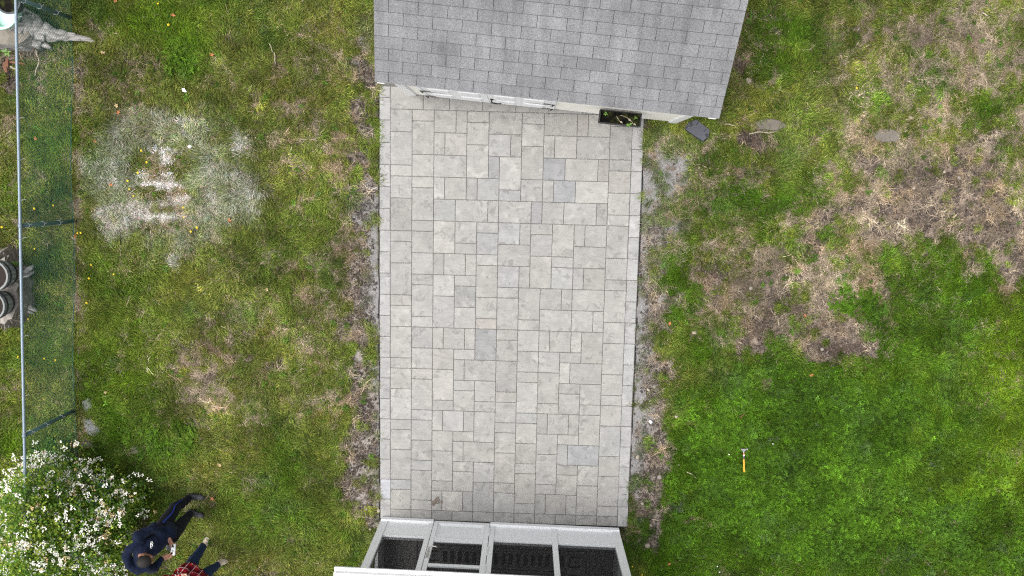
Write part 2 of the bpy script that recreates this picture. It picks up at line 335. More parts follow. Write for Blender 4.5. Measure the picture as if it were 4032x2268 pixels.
ca.data.foreach_set('color', np.concatenate([np.clip(soil, 0, 1), np.ones((len(fx), 1))], 1).ravel())
m = NT('yard_soil'); at_ = m.n('ShaderNodeAttribute', attribute_name='soil'); co = m.n('ShaderNodeNewGeometry').outputs['Position']
c = m.mix(m.mix(at_.outputs['Color'], (.68, .66, .64), 1, 'MULTIPLY'), m.mix(at_.outputs['Color'], (1.4, 1.4, 1.4), 1, 'MULTIPLY'), m.ramp(m.noise(co, 38, 6, .72), [(.32, 0.0), (.66, 1.0)]))
c = m.mix(c, m.mix(c, (1.7, 1.6, 1.5), 1, 'MULTIPLY'), m.ramp(m.noise(co, 130, 3, .8), [(.58, 0.0), (.68, .8)]))
m.col(c).rough(.95, .15); m.bump(m.noise(co, 45, 6, .75), .9, .02); me.materials.append(m.mat)
me.polygons.foreach_set('use_smooth', [True] * len(me.polygons))
ground = link('ground', me); tag(ground, kind='structure')

# ------------------------------------------------------------------ patio of slabs
FIELD = """0,0,2,2 0,2,2,3 0,5,2,1 0,6,2,2 0,8,2,3 0,11,2,1 0,12,2,2 0,14,2,3 0,17,2,1 0,18,2,2 0,20,2,3 0,23,2,1 0,24,2,2 0,26,2,3 0,29,2,1 0,30,2,2 0,32,2,3 0,35,2,1 0,36,2,2
2,0,2,1 2,1,2,3 2,4,2,2 2,6,2,1 2,7,2,3 2,10,2,1 2,11,2,2 2,13,2,2 2,15,2,1 2,16,2,3 2,19,2,1 2,20,2,2 2,22,2,2 2,24,2,1 2,25,2,3 2,28,2,1 2,29,2,2 2,31,2,2 2,33,2,1 2,34,2,3 2,37,2,1
4,0,2,2 6,0,1,2 4,2,1,2 5,2,2,2 4,4,3,2 7,0,2,1 7,1,2,2 7,3,2,3 9,0,3,2 9,2,2,2 11,2,1,2 9,4,1,2 10,4,2,3 4,6,1,2 5,6,2,2 7,6,1,2 8,6,2,2 10,7,2,1 4,8,2,2 6,8,3,2 9,8,1,2 10,8,3,2
4,10,2,3 6,10,2,2 6,12,2,1 8,10,2,1 8,11,2,2 10,10,2,2 12,10,1,2 10,12,3,2 4,13,1,2 5,13,2,2 7,13,1,2 8,13,2,1 8,14,2,3 10,14,2,2 12,14,1,2 4,15,2,2 4,17,2,3 6,15,2,1 6,16,2,2 6,18,2,2 8,17,2,2 8,19,2,1
10,16,2,1 10,17,2,3 8,20,2,3 4,20,1,2 5,20,2,2 7,20,1,2 4,22,2,2 6,22,2,1 6,23,1,2 7,23,3,2 10,20,2,1 10,21,2,2 10,23,2,3 10,26,2,1 10,27,2,2 10,29,2,1 10,30,2,2 10,32,2,3 10,35,2,1 10,36,2,2
4,24,2,3 4,27,2,1 6,25,2,1 6,26,2,2 8,25,2,2 8,27,2,1 4,28,1,2 5,28,2,2 7,28,1,2 8,28,2,3 4,30,2,2 6,30,2,1 6,31,1,2 7,31,3,2 4,32,2,3 4,35,2,1 6,33,2,1 6,34,2,2 8,33,2,2 8,35,2,3 4,36,1,2 5,36,2,2 7,36,1,2
12,0,2,1 12,1,2,2 12,3,2,3 14,0,3,2 17,0,1,2 18,0,2,2 14,2,1,2 15,2,2,2 17,2,3,2 14,4,2,2 16,4,3,2 19,4,1,2 20,0,2,1 20,1,2,3 20,4,2,1 20,5,2,2 20,7,2,2 20,9,2,1 20,10,2,3 20,13,2,2 20,15,2,1 20,16,2,3 20,19,2,2 20,21,2,3 20,24,2,2 20,26,2,1 20,27,2,2 20,29,2,3 20,32,2,2 20,34,2,3 20,37,2,1
12,6,2,2 14,6,1,2 15,6,2,2 17,6,3,2 13,8,1,2 14,8,2,2 16,8,3,2 19,8,1,2 13,10,2,1 13,11,2,2 13,13,2,3 15,10,2,3 15,13,2,1 15,14,2,2 17,10,1,2 18,10,2,2 17,12,3,2 17,14,1,2 18,14,2,2
12,16,2,3 12,19,2,1 12,20,2,2 12,22,2,2 12,24,2,1 12,25,2,3 12,28,2,1 12,29,2,2 12,31,2,2 12,33,2,1 12,34,2,3 12,37,2,1 14,16,2,2 16,16,1,2 17,16,3,2 14,18,3,2 17,18,2,2 19,18,1,2 14,20,1,2 15,20,2,2 17,20,1,2 18,20,2,3 14,22,2,2 16,22,2,1 16,23,1,2 17,23,3,2
14,24,2,3 14,27,2,1 16,25,2,1 16,26,2,2 18,25,2,2 18,27,2,1 18,28,2,3 14,28,1,2 15,28,2,2 17,28,1,2 14,30,2,2 16,30,2,1 16,31,1,2 17,31,3,2 14,32,2,3 14,35,2,1 16,33,2,1 16,34,2,2 18,33,2,2 18,35,2,3 14,36,1,2 15,36,2,2 17,36,1,2"""
P = [tuple(map(float, t.split(','))) for t in FIELD.split()]
P += [(2*k, 38, 2, 1) for k in range(11)]
P += [(-1, -2, 1, 1)] + [(-1, 2*k-1, 1, 2) for k in range(20)] + [(22, -1, 1, 2)] + [(22, 2*k+1, 1, 2) for k in range(19)]
for a, b in zip([0, 3, 5.4, 8.4, 11.4, 14.4, 17.4, 20.4], [3, 5.4, 8.4, 11.4, 14.4, 17.4, 20.4, 22]): P.append((a, -2, b - a, 2))
SPEC = {(9,4):(0.454,0.452,0.445),(14,4):(0.434,0.434,0.438),(15,6):(0.449,0.451,0.455),(13,8):(0.443,0.440,0.434),(10,7):(0.475,0.472,0.464),(10,10):(0.503,0.499,0.487),(8,11):(0.468,0.467,0.459),(10,14):(0.464,0.462,0.455),(8,20):(0.407,0.408,0.404),
 (17,31):(0.444,0.448,0.449),(0,35):(0.468,0.465,0.455),(7,36):(0.457,0.453,0.442),(14,0):(0.479,0.466,0.436),(8,19):(0.517,0.487,0.449),(10,38):(0.462,0.454,0.435),(0,38):(0.479,0.466,0.435),(14,38):(0.482,0.473,0.446),(8,38):(0.474,0.464,0.443),(15,28):(0.488,0.476,0.452),(2,38):(0.485,0.473,0.446),(4,13):(0.485,0.473,0.446),(15,18):(0.494,0.482,0.455),(12,32):(0.482,0.476,0.458)}
patio = empty('patio', (0, 0, 0)); tag(patio, 'pale grey concrete slab patio between shed and porch', kind='structure')
prng = random.Random(3); pm = {}; PV = .55
for (a, b, ww, hh) in P:
    key = (round(ww, 2), round(hh, 2), prng.randint(0, 1))
    if key not in pm:
        g = .0034; wx = ww*H/2 - g; wy = hh*H/2 - g; ch = .0055
        mb = MB(); vv = []
        for zz, q in ((-.06, 0), (-.004, 0), (0, ch)):
            vv += [(-wx+q, -wy+q, zz), (wx-q, -wy+q, zz), (wx-q, wy-q, zz), (-wx+q, wy-q, zz)]
        mb.add(vv, [(0, 1, 5, 4), (1, 2, 6, 5), (2, 3, 7, 6), (3, 0, 4, 7), (4, 5, 9, 8), (5, 6, 10, 9), (6, 7, 11, 10), (7, 4, 8, 11), (8, 9, 10, 11), (0, 3, 2, 1)])
        pm[key] = mb.mesh('paver', M_paver)
    x, y = slab_xy(a + ww/2, b + hh/2)
    o = link('paver', pm[key], patio, (x, y, prng.uniform(-.0012, .0012)), (prng.uniform(-.002, .002), prng.uniform(-.002, .002), -.0041 + prng.uniform(-.003, .003) * (2.5 if a in (-1, 22) else 1)))
    if a in (-1, 22): o.location.x += prng.uniform(-.004, .004)
    k = prng.gauss(1, .05); wm = prng.gauss(0, .004)
    c = SPEC.get((a, b))
    if c is None:
        c = (.507*k + wm, .495*k, .467*k - wm)
        if a in (-1, 22): c = (.535*k, .53*k, .515*k)
        if b == 38 and a >= 0 and a < 22: c = (.43*k, .42*k, .395*k)
        if a == -1 and b == 35: c = (.62, .63, .66)
    o.color = (c[0]*PV, c[1]*PV, c[2]*PV, 1)
mb = MB(); q = [slab_xy(*p) for p in ((-1.02, -2.6), (23.02, -2.6), (23.02, 39), (-1.02, 39))]
mb.prism([(x, y) for x, y in q[::-1]], -.10, -.011)
jm = plain('dark_joint_sand', (.115, .11, .102), .95, .3, 60)
bed = mb.build('joint_sand', jm, patio); 
for sgn, xe in ((-1, -1.0), (1, 23.0)):                         # black plastic edge restraint with spikes
    mb = MB(); pts = []
    for i in range(40):
        x, y = slab_xy(xe + sgn * (.10 + .035*math.sin(i*1.7)), -2.3 + i * (41.6 / 39)); pts.append((x, y, -.028 - .006*math.sin(i*2.1)))
    mb.tube(pts, .008, 4); mb.build('edge_restraint', M_darkedge, patio)
    for i in range(9):
        x, y = slab_xy(xe + sgn * .22, .5 + i * 4.6 + random.uniform(-.6, .6))
        MB().tube([(x, y, -.06), (x, y, -.004)], [.006, .013], 6).build('edging_spike', M_iron, patio)

# ------------------------------------------------------------------ shed
shed = empty('shed', SHO, SHA); tag(shed, 'white garden shed with grey shingle roof at the top end of the patio', 'shed')
EZ, SL = 2.05, .5; EO = .085; XL, XR = -.144, 4.143; RY = SHD / 2
RZ = EZ + SL * (RY + EO)
def roof_z(y): return EZ + SL * (y + EO) if y <= RY else RZ - SL * (y - RY)
WT = roof_z(0) - .06
MB().box(0, SHW, .02, SHD, -.05, .08).build('floor_skid', plain('weathered_timber', (.16, .13, .10), .9, .2, 20), shed)
mb = MB()
for (x0, x1) in ((.02, .06), (SHW - .06, SHW - .02)):
    mb.add([(x0, .05, .08), (x1, .05, .08), (x1, SHD, .08), (x0, SHD, .08), (x0, .05, WT), (x1, .05, WT), (x1, SHD, WT), (x0, SHD, WT), (x0, RY, RZ - .07), (x1, RY, RZ - .07)],
           [(0, 3, 7, 8, 4), (1, 5, 9, 6, 2), (0, 1, 2, 3), (0, 4, 5, 1), (2, 6, 7, 3), (4, 8, 9, 5), (8, 7, 6, 9)])
mb.box(.065, SHW - .065, .03, .06, .08, WT); mb.box(.065, SHW - .065, SHD - .05, SHD, .08, WT); mb.build('wall', M_cream, shed)
nb = 11; bh = (WT - .09) / nb
for (x0, x1) in ((.095, .235), (2.145, SHW - .095)):
    for k in range(nb):
        z0 = .09 + k * bh
        MB().add([(x0, .03, z0), (x1, .03, z0), (x1, .002, z0), (x0, .002, z0), (x0, .03, z0 + bh - .002), (x1, .03, z0 + bh - .002), (x1, .016, z0 + bh - .002), (x0, .016, z0 + bh - .002)],
                 [(0, 1, 2, 3), (4, 7, 6, 5), (3, 2, 6, 7), (0, 4, 5, 1), (0, 3, 7, 4), (1, 5, 6, 2)]).build('siding_board', M_cream, shed)
for x0, x1 in ((-.022, .09), (SHW - .09, SHW + .022)):
    t_ = MB().box(x0, x1, -.018, .03, .06, WT, b=.003); t_.box(x0, x0 + .02 if x0 < 0 else x0, .03, .10, .06, WT) if x0 < 0 else t_.box(x1 - .02, x1, .03, .10, .06, WT); t_.build('corner_trim', M_whiteB, shed)
for x0, x1 in ((.24, .30), (2.085, 2.142)): MB().box(x0, x1, -.016, .03, .07, 1.96, b=.003).build('door_trim', M_whiteB, shed)
MB().box(.24, 2.142, -.016, .03, 1.965, WT, b=.003).build('door_trim', M_whiteB, shed)
for (x0, x1, hx) in ((.303, 1.198, .303), (1.204, 2.082, 2.082)):
    d = MB().box(x0, x1, -.008, .025, .10, 1.955, b=.002).build('door', M_whiteB, shed)
    wv_ = (x1 - x0)
    for z0, z1 in ((.20, .62), (.74, 1.22), (1.34, 1.84)):
        for q0 in (.10, .56):
            a0 = x0 + q0 * wv_; a1 = a0 + .34 * wv_
            MB().add([(a0, -.008, z0), (a1, -.008, z0), (a1, -.008, z1), (a0, -.008, z1), (a0+.03, -.020, z0+.03), (a1-.03, -.020, z0+.03), (a1-.03, -.020, z1-.03), (a0+.03, -.020, z1-.03)],
                     [(0, 1, 5, 4), (1, 2, 6, 5), (2, 3, 7, 6), (3, 0, 4, 7), (4, 5, 6, 7)]).build('raised_panel', M_whiteB, d)
    sg = 1 if hx < 1 else -1
    for zz in (.22, .84, 1.7):
        hb = MB(); hb.tube([(hx - sg*.02, -.026, zz - .055), (hx - sg*.02, -.026, zz + .055)], .014, 8)
        hb.add([(hx, -.016, zz - .03), (hx + sg*.30, -.016, zz - .008), (hx + sg*.30, -.016, zz + .008), (hx, -.016, zz + .03), (hx, -.021, zz - .03), (hx + sg*.30, -.021, zz - .008), (hx + sg*.30, -.021, zz + .008), (hx, -.021, zz + .03)],
               [(0, 1, 2, 3), (4, 7, 6, 5), (0, 4, 5, 1), (1, 5, 6, 2), (2, 6, 7, 3), (3, 7, 4, 0)])
        hb.box(min(hx - sg*.05, hx - sg*.015), max(hx - sg*.05, hx - sg*.015), -.024, -.014, zz - .05, zz + .05); hb.build('hinge', M_iron, d)
    if hx > 1:
        hb = MB().box(1.222, 1.268, -.016, -.007, .58, .72, b=.003); hb.tube([(1.245, -.012, .66), (1.245, -.055, .66)], .011, 8)
        hb.tube([(1.245, -.055, .66), (1.30, -.062, .658), (1.36, -.060, .648), (1.385, -.052, .662)], [.011, .010, .009, .008], 8); hb.build('handle', M_iron, d)
# roof slabs, fascia, shingles
mb = MB(); th = .035; BE = SHD + EO
mb.add([(XL+.01, -EO+.012, EZ-th), (XR-.01, -EO+.012, EZ-th), (XR-.01, RY, RZ-th), (XL+.01, RY, RZ-th), (XL+.01, -EO+.012, EZ-.004), (XR-.01, -EO+.012, EZ-.004), (XR-.01, RY, RZ-.004), (XL+.01, RY, RZ-.004),
        (XL+.01, BE, EZ-th), (XR-.01, BE, EZ-th), (XL+.01, BE, EZ), (XR-.01, BE, EZ)],
       [(0, 3, 2, 1), (4, 5, 6, 7), (0, 1, 5, 4), (3, 8, 9, 2), (7, 6, 11, 10), (8, 10, 11, 9), (0, 4, 7, 3), (1, 2, 6, 5), (3, 7, 10, 8), (2, 9, 11, 6)])
roof = mb.build('roof', [M_felt], shed); roof.color = (.25, .25, .26, 1)
MB().box(XL+.03, XR-.03, -EO+.016, -EO+.034, EZ-.16, EZ-th-.002).build('fascia', M_white, shed)
for xa in (XL + .02, XR - .038):
    mb = MB(); x0, x1 = xa, xa + .018
    for (y0, y1) in ((-EO+.04, RY), (RY, BE)):
        za, zb = (EZ - th, RZ - th) if y0 < RY else (RZ - th, EZ - th)
        mb.add([(x0, y0, za-.12), (x1, y0, za-.12), (x1, y1, zb-.12), (x0, y1, zb-.12), (x0, y0, za-.002), (x1, y0, za-.002), (x1, y1, zb-.002), (x0, y1, zb-.002)],
               [(0, 1, 2, 3), (4, 7, 6, 5), (0, 4, 5, 1), (2, 6, 7, 3), (1, 5, 6, 2), (0, 3, 7, 4)])
    mb.build('rake_board', M_white, shed)
for xa in (XL + .03, XR - .13): MB().box(xa, xa + .09, -EO - .012, -EO + .012, EZ - .05, EZ - .012).build('eave_return', M_white, shed)
ang = math.atan(SL); EXP = .145; TW = .350; srng = random.Random(5); sm_ = {}
for half in (0, 1):
    slen = (RY + EO) / math.cos(ang); nrow = int(slen / EXP) + (0 if half else 0)
    if half: break
    for r_ in range(nrow + 1):
        s0 = r_ * EXP; ln = min(EXP + .02, slen - s0 + .004)
        if ln < .03: break
        xs = [XL]; x = XL + (TW/2 if r_ % 2 == 0 else TW)
        while x < XR - .03: xs.append(x); x += TW
        xs.append(XR)
        rowtone = srng.gauss(0, .02)
        for i in range(len(xs) - 1):
            wd = xs[i+1] - xs[i]; g = .0026
            key = (round(wd, 3), round(ln, 3))
            if key not in sm_:
                a0 = -wd/2 + g; a1 = wd/2 - g; t0, t1 = .013, .003; tq = t0 + (t1 - t0) * (EXP - .008) / ln if ln > EXP else t1 + .0004
                sm_[key] = MB().add([(a0, 0, 0), (a1, 0, 0), (a1, ln, 0), (a0, ln, 0), (a0, 0, t0), (a1, 0, t0), (a1, ln, t1), (a0, ln, t1)],
                    [(0, 3, 2, 1), (0, 1, 5, 4), (1, 2, 6, 5), (2, 3, 7, 6), (3, 0, 4, 7)], 1).add([(a0, .0, t0), (a1, 0, t0), (a1, EXP-.008, tq), (a0, EXP-.008, tq), (a1, ln, t1), (a0, ln, t1)], [(0, 1, 2, 3)], 0).add([(a0, EXP-.008, tq), (a1, EXP-.008, tq), (a1, ln, t1), (a0, ln, t1)], [(0, 1, 2, 3)], 2).mesh('shingle', [M_shingle, M_felt, M_butt_shade])
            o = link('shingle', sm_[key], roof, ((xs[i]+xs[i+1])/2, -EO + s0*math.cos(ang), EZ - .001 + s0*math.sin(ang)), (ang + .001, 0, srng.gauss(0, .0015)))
            k = .168 * (1 + srng.gauss(0, .035) + rowtone); o.color = (k*.99, k*.998, k*1.015, 1)
MB().tube([(XL, RY, RZ + .004), (XR, RY, RZ + .004)], .05, 6, flat=.35).build('ridge_cap', plain('ridge_shingle', (.25, .25, .26), .95, .3, 60), roof)
bk = MB().add([(XL, RY + .01, RZ + .004), (XR, RY + .01, RZ + .004), (XR, BE + .01, EZ + .004), (XL, BE + .01, EZ + .004), (XL, RY + .01, RZ - .003), (XR, RY + .01, RZ - .003), (XR, BE + .01, EZ - .003), (XL, BE + .01, EZ - .003)],
     [(0, 3, 2, 1), (4, 5, 6, 7), (0, 1, 5, 4), (2, 3, 7, 6), (1, 2, 6, 5), (0, 4, 7, 3)]).build('rear_covering', M_shingle, roof); bk.color = (.185, .185, .19, 1)

# window box on the shed wall with soil and seedlings
def shed_pt(x, y, z): return SHO + Matrix.Rotation(SHA, 3, 'Z') @ Vector((x, y, z))
BX0, BX1, BZ = 2.757, 3.322, 1.0
wb = empty('planter_box', shed_pt(BX0, -.022, BZ), SHA); tag(wb, 'black plastic planter box hung on the white shed wall', 'planter')
L_ = BX1 - BX0; Dp = .178; hb = .16; tp = .012
mb = MB(); mb.box(.02, L_-.02, -Dp+.02, 0, -hb, -hb+.01)
for (x0, x1, y0, y1) in ((0, L_, -Dp, -Dp+tp), (0, L_, -tp, 0), (0, tp, -Dp+tp+.0005, -tp-.0005), (L_-tp, L_, -Dp+tp+.0005, -tp-.0005)): mb.box(x0, x1, y0, y1, -hb, -.005)
mb.build('trough', M_black, wb)
mb = MB()
for (x0, x1, y0, y1) in ((-.008, L_+.008, -Dp-.008, -Dp+tp), (-.008, L_+.008, -tp, .004), (-.008, tp, -Dp+tp+.001, -tp-.001), (L_-tp, L_+.008, -Dp+tp+.001, -tp-.001)): mb.box(x0, x1, y0, y1, -.005, .006, b=.002)
mb.build('rim', M_black, wb)
mb = MB(); n_, k_ = 26, 10; vv = []
for i in range(n_):
    for j in range(k_): vv.append((tp + (L_-2*tp)*i/(n_-1), -Dp+tp + (Dp-2*tp)*j/(k_-1), -.05 + random.uniform(-.012, .018)))
mb.add(vv, [(i*k_+j, (i+1)*k_+j, (i+1)*k_+j+1, i*k_+j+1) for i in range(n_-1) for j in range(k_-1)])
ms = NT('mossy_potting_soil'); cc = ms.coord('Object'); ms.col(ms.mix((.008, .007, .006), (.035, .042, .012), ms.ramp(ms.noise(cc, 9, 5), [(.45, 0.0), (.62, 1.0)]))).rough(.95, .1)
mb.build('potting_soil', ms.mat, wb, smooth=False)
M_leafY = plain('seedling_leaf', (.10, .21, .025), .5, .2, 30); M_dry = plain('dry_stem', (.36, .31, .23), .8, .2, 30)
def leaf(mb, base, d, ln, wd, up=.2, mi=0):
    d = Vector(d).normalized(); s_ = d.cross(Vector((0, 0, 1))).normalized(); b = Vector(base); u_ = Vector((0, 0, up))
    mb.add([b, b + d*ln*.4 + s_*wd + u_*ln*.5, b + d*ln + u_*ln*.3, b + d*ln*.4 - s_*wd + u_*ln*.5, b + d*ln*.45 + u_*ln*.35], [(0, 1, 4), (1, 2, 4), (2, 3, 4), (3, 0, 4)], mi)
for (fx_, fy_, lab, sz, nn) in ((.13, -.045, 'small bright green seedling in the left end of the planter box', .036, 5), (.86, -.06, 'small yellow green seedling in the right end of the planter box',   .03, 4), (.72, -.15, 'green weed leaning over the front rim of the planter box', .05, 5)):
    e = empty('seedling', shed_pt(BX0 + fx_*L_, -.022 + fy_, BZ - .05), SHA); tag(e, lab, 'seedling', 'plants growing in the planter box')
    MB().tube([(0, 0, 0), (.004, -.004, .05), (.006, -.012, .085)], [.004, .003, .002], 5).build('stem', M_leafY, e)
    for k in range(nn):
        a_ = k * 2.4 + fx_ * 9; mb = MB(); leaf(mb, (.005, -.008, .05 + .01*k), (math.cos(a_), math.sin(a_) - (.8 if fx_ == .72 else 0), 0), sz, sz*.28); mb.build('leaf', M_leafY, e)
for q_, (pts, lab) in enumerate(([[(.50, -.05), (.60, -.058), (.68, -.075), (.70, -.09)], 'pale dead stem lying across the soil of the planter box'], [[(.41, -.07), (.47, -.11), (.50, -.13)], 'short dry twig left of the dead stem in the planter box'], [[(.70, -.08), (.78, -.11), (.83, -.14)], 'brown dry leaf stalk at the right of the planter box'])):
    p3 = [shed_pt(BX0 + a_*L_, -.022 + b_, BZ - .01 - .012*abs(math.sin(i*2))) for i, (a_, b_) in enumerate(pts)]
    e = empty('dry_stem', p3[0]); tag(e, lab, 'dead stem', 'plants growing in the planter box')
    MB().tube([p - p3[0] for p in p3], [.0042, .0038, .003, .0025][:len(p3)], 5).build('stalk', M_dry, e)
    mb = MB(); leaf(mb, p3[-1] - p3[0], (1, -.6, 0), .05, .014); mb.build('withered_leaf', M_dry, e)

# ------------------------------------------------------------------ screened porch (local x right along its front, y out towards the patio)
porch = empty('screened_porch', PO, PA); tag(porch, 'white aluminium screened porch with its door, at the bottom end of the patio', 'porch')
TOPZ = 2.2
def rivets(x, zs, dx=(0,)):
    mb = MB()
    for z_ in zs:
        for d_ in dx: mb.ell((x + d_, .0125, z_), (.005, .003, .005), 6, 3)
    return mb
MB().box(0, PWD, -PDEP, -.0, -.12, .012).build('floor', plain('porch_floor_boards', (.24, .235, .23), .8, .25, 14), porch)
for x0, x1 in ((0, .84), (1.745, PWD)):
    MB().box(x0, x1, -.05, .035, .013, .11, b=.006).build('sill_rail', M_white, porch)
MB().box(.842, 1.743, -.05, .012, .013, .03, b=.003).build('door_sill', M_chrome, porch)
posts = [(0, .116), (.765, .84), (1.745, 1.82), (2.714, 2.797), (3.677, PWD)]
for i, (x0, x1) in enumerate(posts):
    p_ = MB().box(x0, x1, -.09, .012, .111, TOPZ, b=.004).build('post', M_white, porch)
    xc = (x0 + x1)/2
    rivets(xc, (.16, .55, .85, 1.2, 1.6), (-.022, 0, .022) if i in (3,) else (-.015, .015)).build('rivets', M_chrome, p_)['kind'] = 'stuff'
KT = .57
for x0, x1 in ((.118, .763), (1.822, 2.712), (2.799, 3.675)):
    MB().box(x0, x1, -.055, -.002, .111, KT).build('kick_panel', M_white, porch)
    MB().box(x0, x1, -.07, .002, KT + .001, KT + .022, b=.002).build('panel_cap', M_white, porch)
    MB().box(x0, x1, -.032, -.030, KT + .023, TOPZ - .08).build('screen', M_screen, porch)
    MB().box(x0, x1, -.06, .0, TOPZ - .079, TOPZ).build('head_rail', M_white, porch)
MB().box(.842, 1.743, -.08, .010, 2.08, TOPZ, b=.003).build('door_head', M_white, porch)
door = MB().build('door', M_white, porch) if False else None
dm = MB()
dm.box(.850, .918, -.028, .014, .032, 2.07, b=.004); dm.box(1.655, 1.735, -.028, .014, .032, 2.07, b=.004)
for z0, z1 in ((.032, .105), (.615, .73), (1.44, 1.515), (1.98, 2.07)): dm.box(.919, 1.654, -.026, .012, z0, z1, b=.003)
door = dm.build('door', M_white, porch)
mb = MB(); x0, x1, z0, z1 = .920, 1.653, .106, .614
mb.add([(x0, .010, z0), (x1, .010, z0), (x1, .010, z1), (x0, .010, z1), (x0+.045, -.012, z0+.05), (x1-.045, -.012, z0+.05), (x1-.045, -.012, z1-.02), (x0+.045, -.012, z1-.02)],
       [(0, 1, 5, 4), (1, 2, 6, 5), (2, 3, 7, 6), (3, 0, 4, 7), (4, 5, 6, 7)]); mb.build('kick_panel', M_white, door)
MB().box(.920, 1.653, -.012, -.010, .731, 1.439).build('screen', M_screen, door)
MB().box(.920, 1.653, -.012, -.010, 1.516, 1.979).build('screen', M_screen, door)
hm = MB(); hm.box(.862, .898, .0145, .026, 1.08, 1.30, b=.003); hm.tube([(.88, .02, 1.06), (.88, .06, 1.055), (.93, .078, 1.045), (.985, .076, 1.05), (1.0, .066, 1.075)], [.011, .011, .010, .009, .008], 8)
hm.ell((.88, .03, 1.24), (.012, .008, .012), 8, 5); hm.build('handle', M_chrome, door)
for z_ in (.35, 1.0, 1.55): MB().tube([(1.740, .022, z_ - .12), (1.740, .022, z_ + .12)], .008, 8).build('hinge', M_white, door)
for sx in (0, PWD - .05):                                          # side walls
    MB().box(sx, sx + .05, -PDEP, -.092, .013, KT).build('side_panel', M_white, porch)
    MB().box(sx, sx + .05, -PDEP, -.092, TOPZ - .08, TOPZ).build('head_rail', M_white, porch)
    for yy in (-.85, -1.7, -PDEP + .08): MB().box(sx - .004, sx + .054, yy - .04, yy + .04, .013, TOPZ - .082).build('post', M_white, porch)
    MB().box(sx + .024, sx + .026, -PDEP, -.092, KT + .002, TOPZ - .083).build('screen', M_screen, porch)
MB().box(-.3, PWD + .3, -PDEP - .25, -PDEP - .004, -.1, 2.9).build('house_wall', M_cream, porch)
rb = MB(); y1 = .235; x0, x1 = -.20, PWD + .2
rb.add([(x0, y1, 2.205), (x1, y1, 2.205), (x1, -PDEP, 2.215), (x0, -PDEP, 2.215), (x0, y1, 2.27), (x1, y1, 2.27), (x1, -PDEP, 2.50), (x0, -PDEP, 2.50)],
       [(0, 3, 2, 1), (4, 5, 6, 7), (0, 1, 5, 4), (1, 2, 6, 5), (2, 3, 7, 6), (3, 0, 4, 7)])
prf = rb.build('roof', M_roofwhite, porch)
MB().box(x0 - .035, x1 + .035, y1 + .002, y1 + .055, 2.19, 2.225, b=.006).build('gutter_lip', M_white, prf)
MB().box(x0 - .035, x0 - .002, -PDEP, y1, 2.2, 2.26, b=.004).build('roof_edge', M_white, prf)
MB().box(x1 + .002, x1 + .035, -PDEP, y1, 2.2, 2.26, b=.004).build('roof_edge', M_white, prf)

# rug on the porch floor
def porch_pt(x, y, z): return PO + Matrix.Rotation(PA, 3, 'Z') @ Vector((x, y, z))
rug = empty('rug', porch_pt(.50, -2.3, .014), PA); tag(rug, 'grey patterned rug with a dark dashed border on the porch floor', 'rug')
RW, RL = 2.95, 2.05
MB().box(0, RW, 0, RL, 0, .008).build('rug_body', plain('grey_woven_rug', (.26, .25, .245), .95, .12, 30), rug)
pb = MB(); dk = plain('dark_rug_yarn', (.035, .034, .034), .95, .2, 40); z0, z1 = .0085, .0105
def ring(o, t):
    for (a_, b_, c_, d_) in ((o, RW-o, o, o+t), (o, RW-o, RL-o-t, RL-o), (o, o+t, o+t+.001, RL-o-t-.001), (RW-o-t, RW-o, o+t+.001, RL-o-t-.001)): pb.box(a_, b_, c_, d_, z0, z1)
for o, t in ((.08, .012), (.14, .012), (.20, .008), (.45, .008), (.50, .014), (.56, .008)): ring(o, t)
x = .50
while x < RW - .5:
    for yy in (.235, RL - .235 - .19): pb.box(x, x + .065, yy, yy + .19, z0, z1)
    x += .118
y = .5
while y < RL - .5:
    for xx in (.235, RW - .235 - .19): pb.box(xx, xx + .19, y, y + .065, z0, z1)
    y += .118
for cx in (.235, RW - .425):
    for cy in (.235, RL - .425):
        pb.box(cx, cx+.19, cy, cy+.03, z0, z1); pb.box(cx, cx+.03, cy+.031, cy+.19, z0, z1); pb.box(cx+.031, cx+.19, cy+.16, cy+.19, z0, z1); pb.box(cx+.09, cx+.14, cy+.08, cy+.12, z0, z1)
for i in range(60):
    xx = random.uniform(.65, RW-.65); yy = random.uniform(.62, RL-.62); pb.box(xx, xx + random.uniform(.02, .06), yy, yy + random.uniform(.01, .04), z0, z1 + i*2e-5)
pb.build('woven_border', dk, rug)

# ------------------------------------------------------------------ chain link fence
def fxy(y): return -6.725 + (y - 1.37) * .043
FT, Y0, Y1 = 1.25, 6.4, -5.2
fence = empty('chain_link_fence', (0, 0, 0)); tag(fence, 'green chain link fence with a silver top rail along the left lawn', 'fence')
MB().tube([(fxy(y), y, FT) for y in np.linspace(Y0, Y1, 14)], .0195, 10).build('top_rail', M_galv, fence, smooth=True)
for y in (4.40, 1.37, -1.63, -4.63):
    p_ = MB().tube([(fxy(y), y, -.05), (fxy(y), y, FT - .03)], .03, 12).build('post', M_green_post, fence, smooth=True)
    MB().tube([(fxy(y), y - .03, FT), (fxy(y), y + .03, FT)], .027, 10).build('rail_cap', M_galv, p_, smooth=True)
    for z_ in (.35, .75, 1.1):
        c_ = Vector((fxy(y), y, z_)); MB().tube([c_ + Vector((.036*math.cos(a_), .036*math.sin(a_), .006*math.sin(a_*2))) for a_ in np.linspace(0, 6.3, 10)] + [c_ + Vector((.075, .02, .01))], .0035, 4).build('tie_wire', M_wire, p_)
wm = MB(); cell = .029; nzc = 44; ywire = np.arange(Y1, Y0, cell)
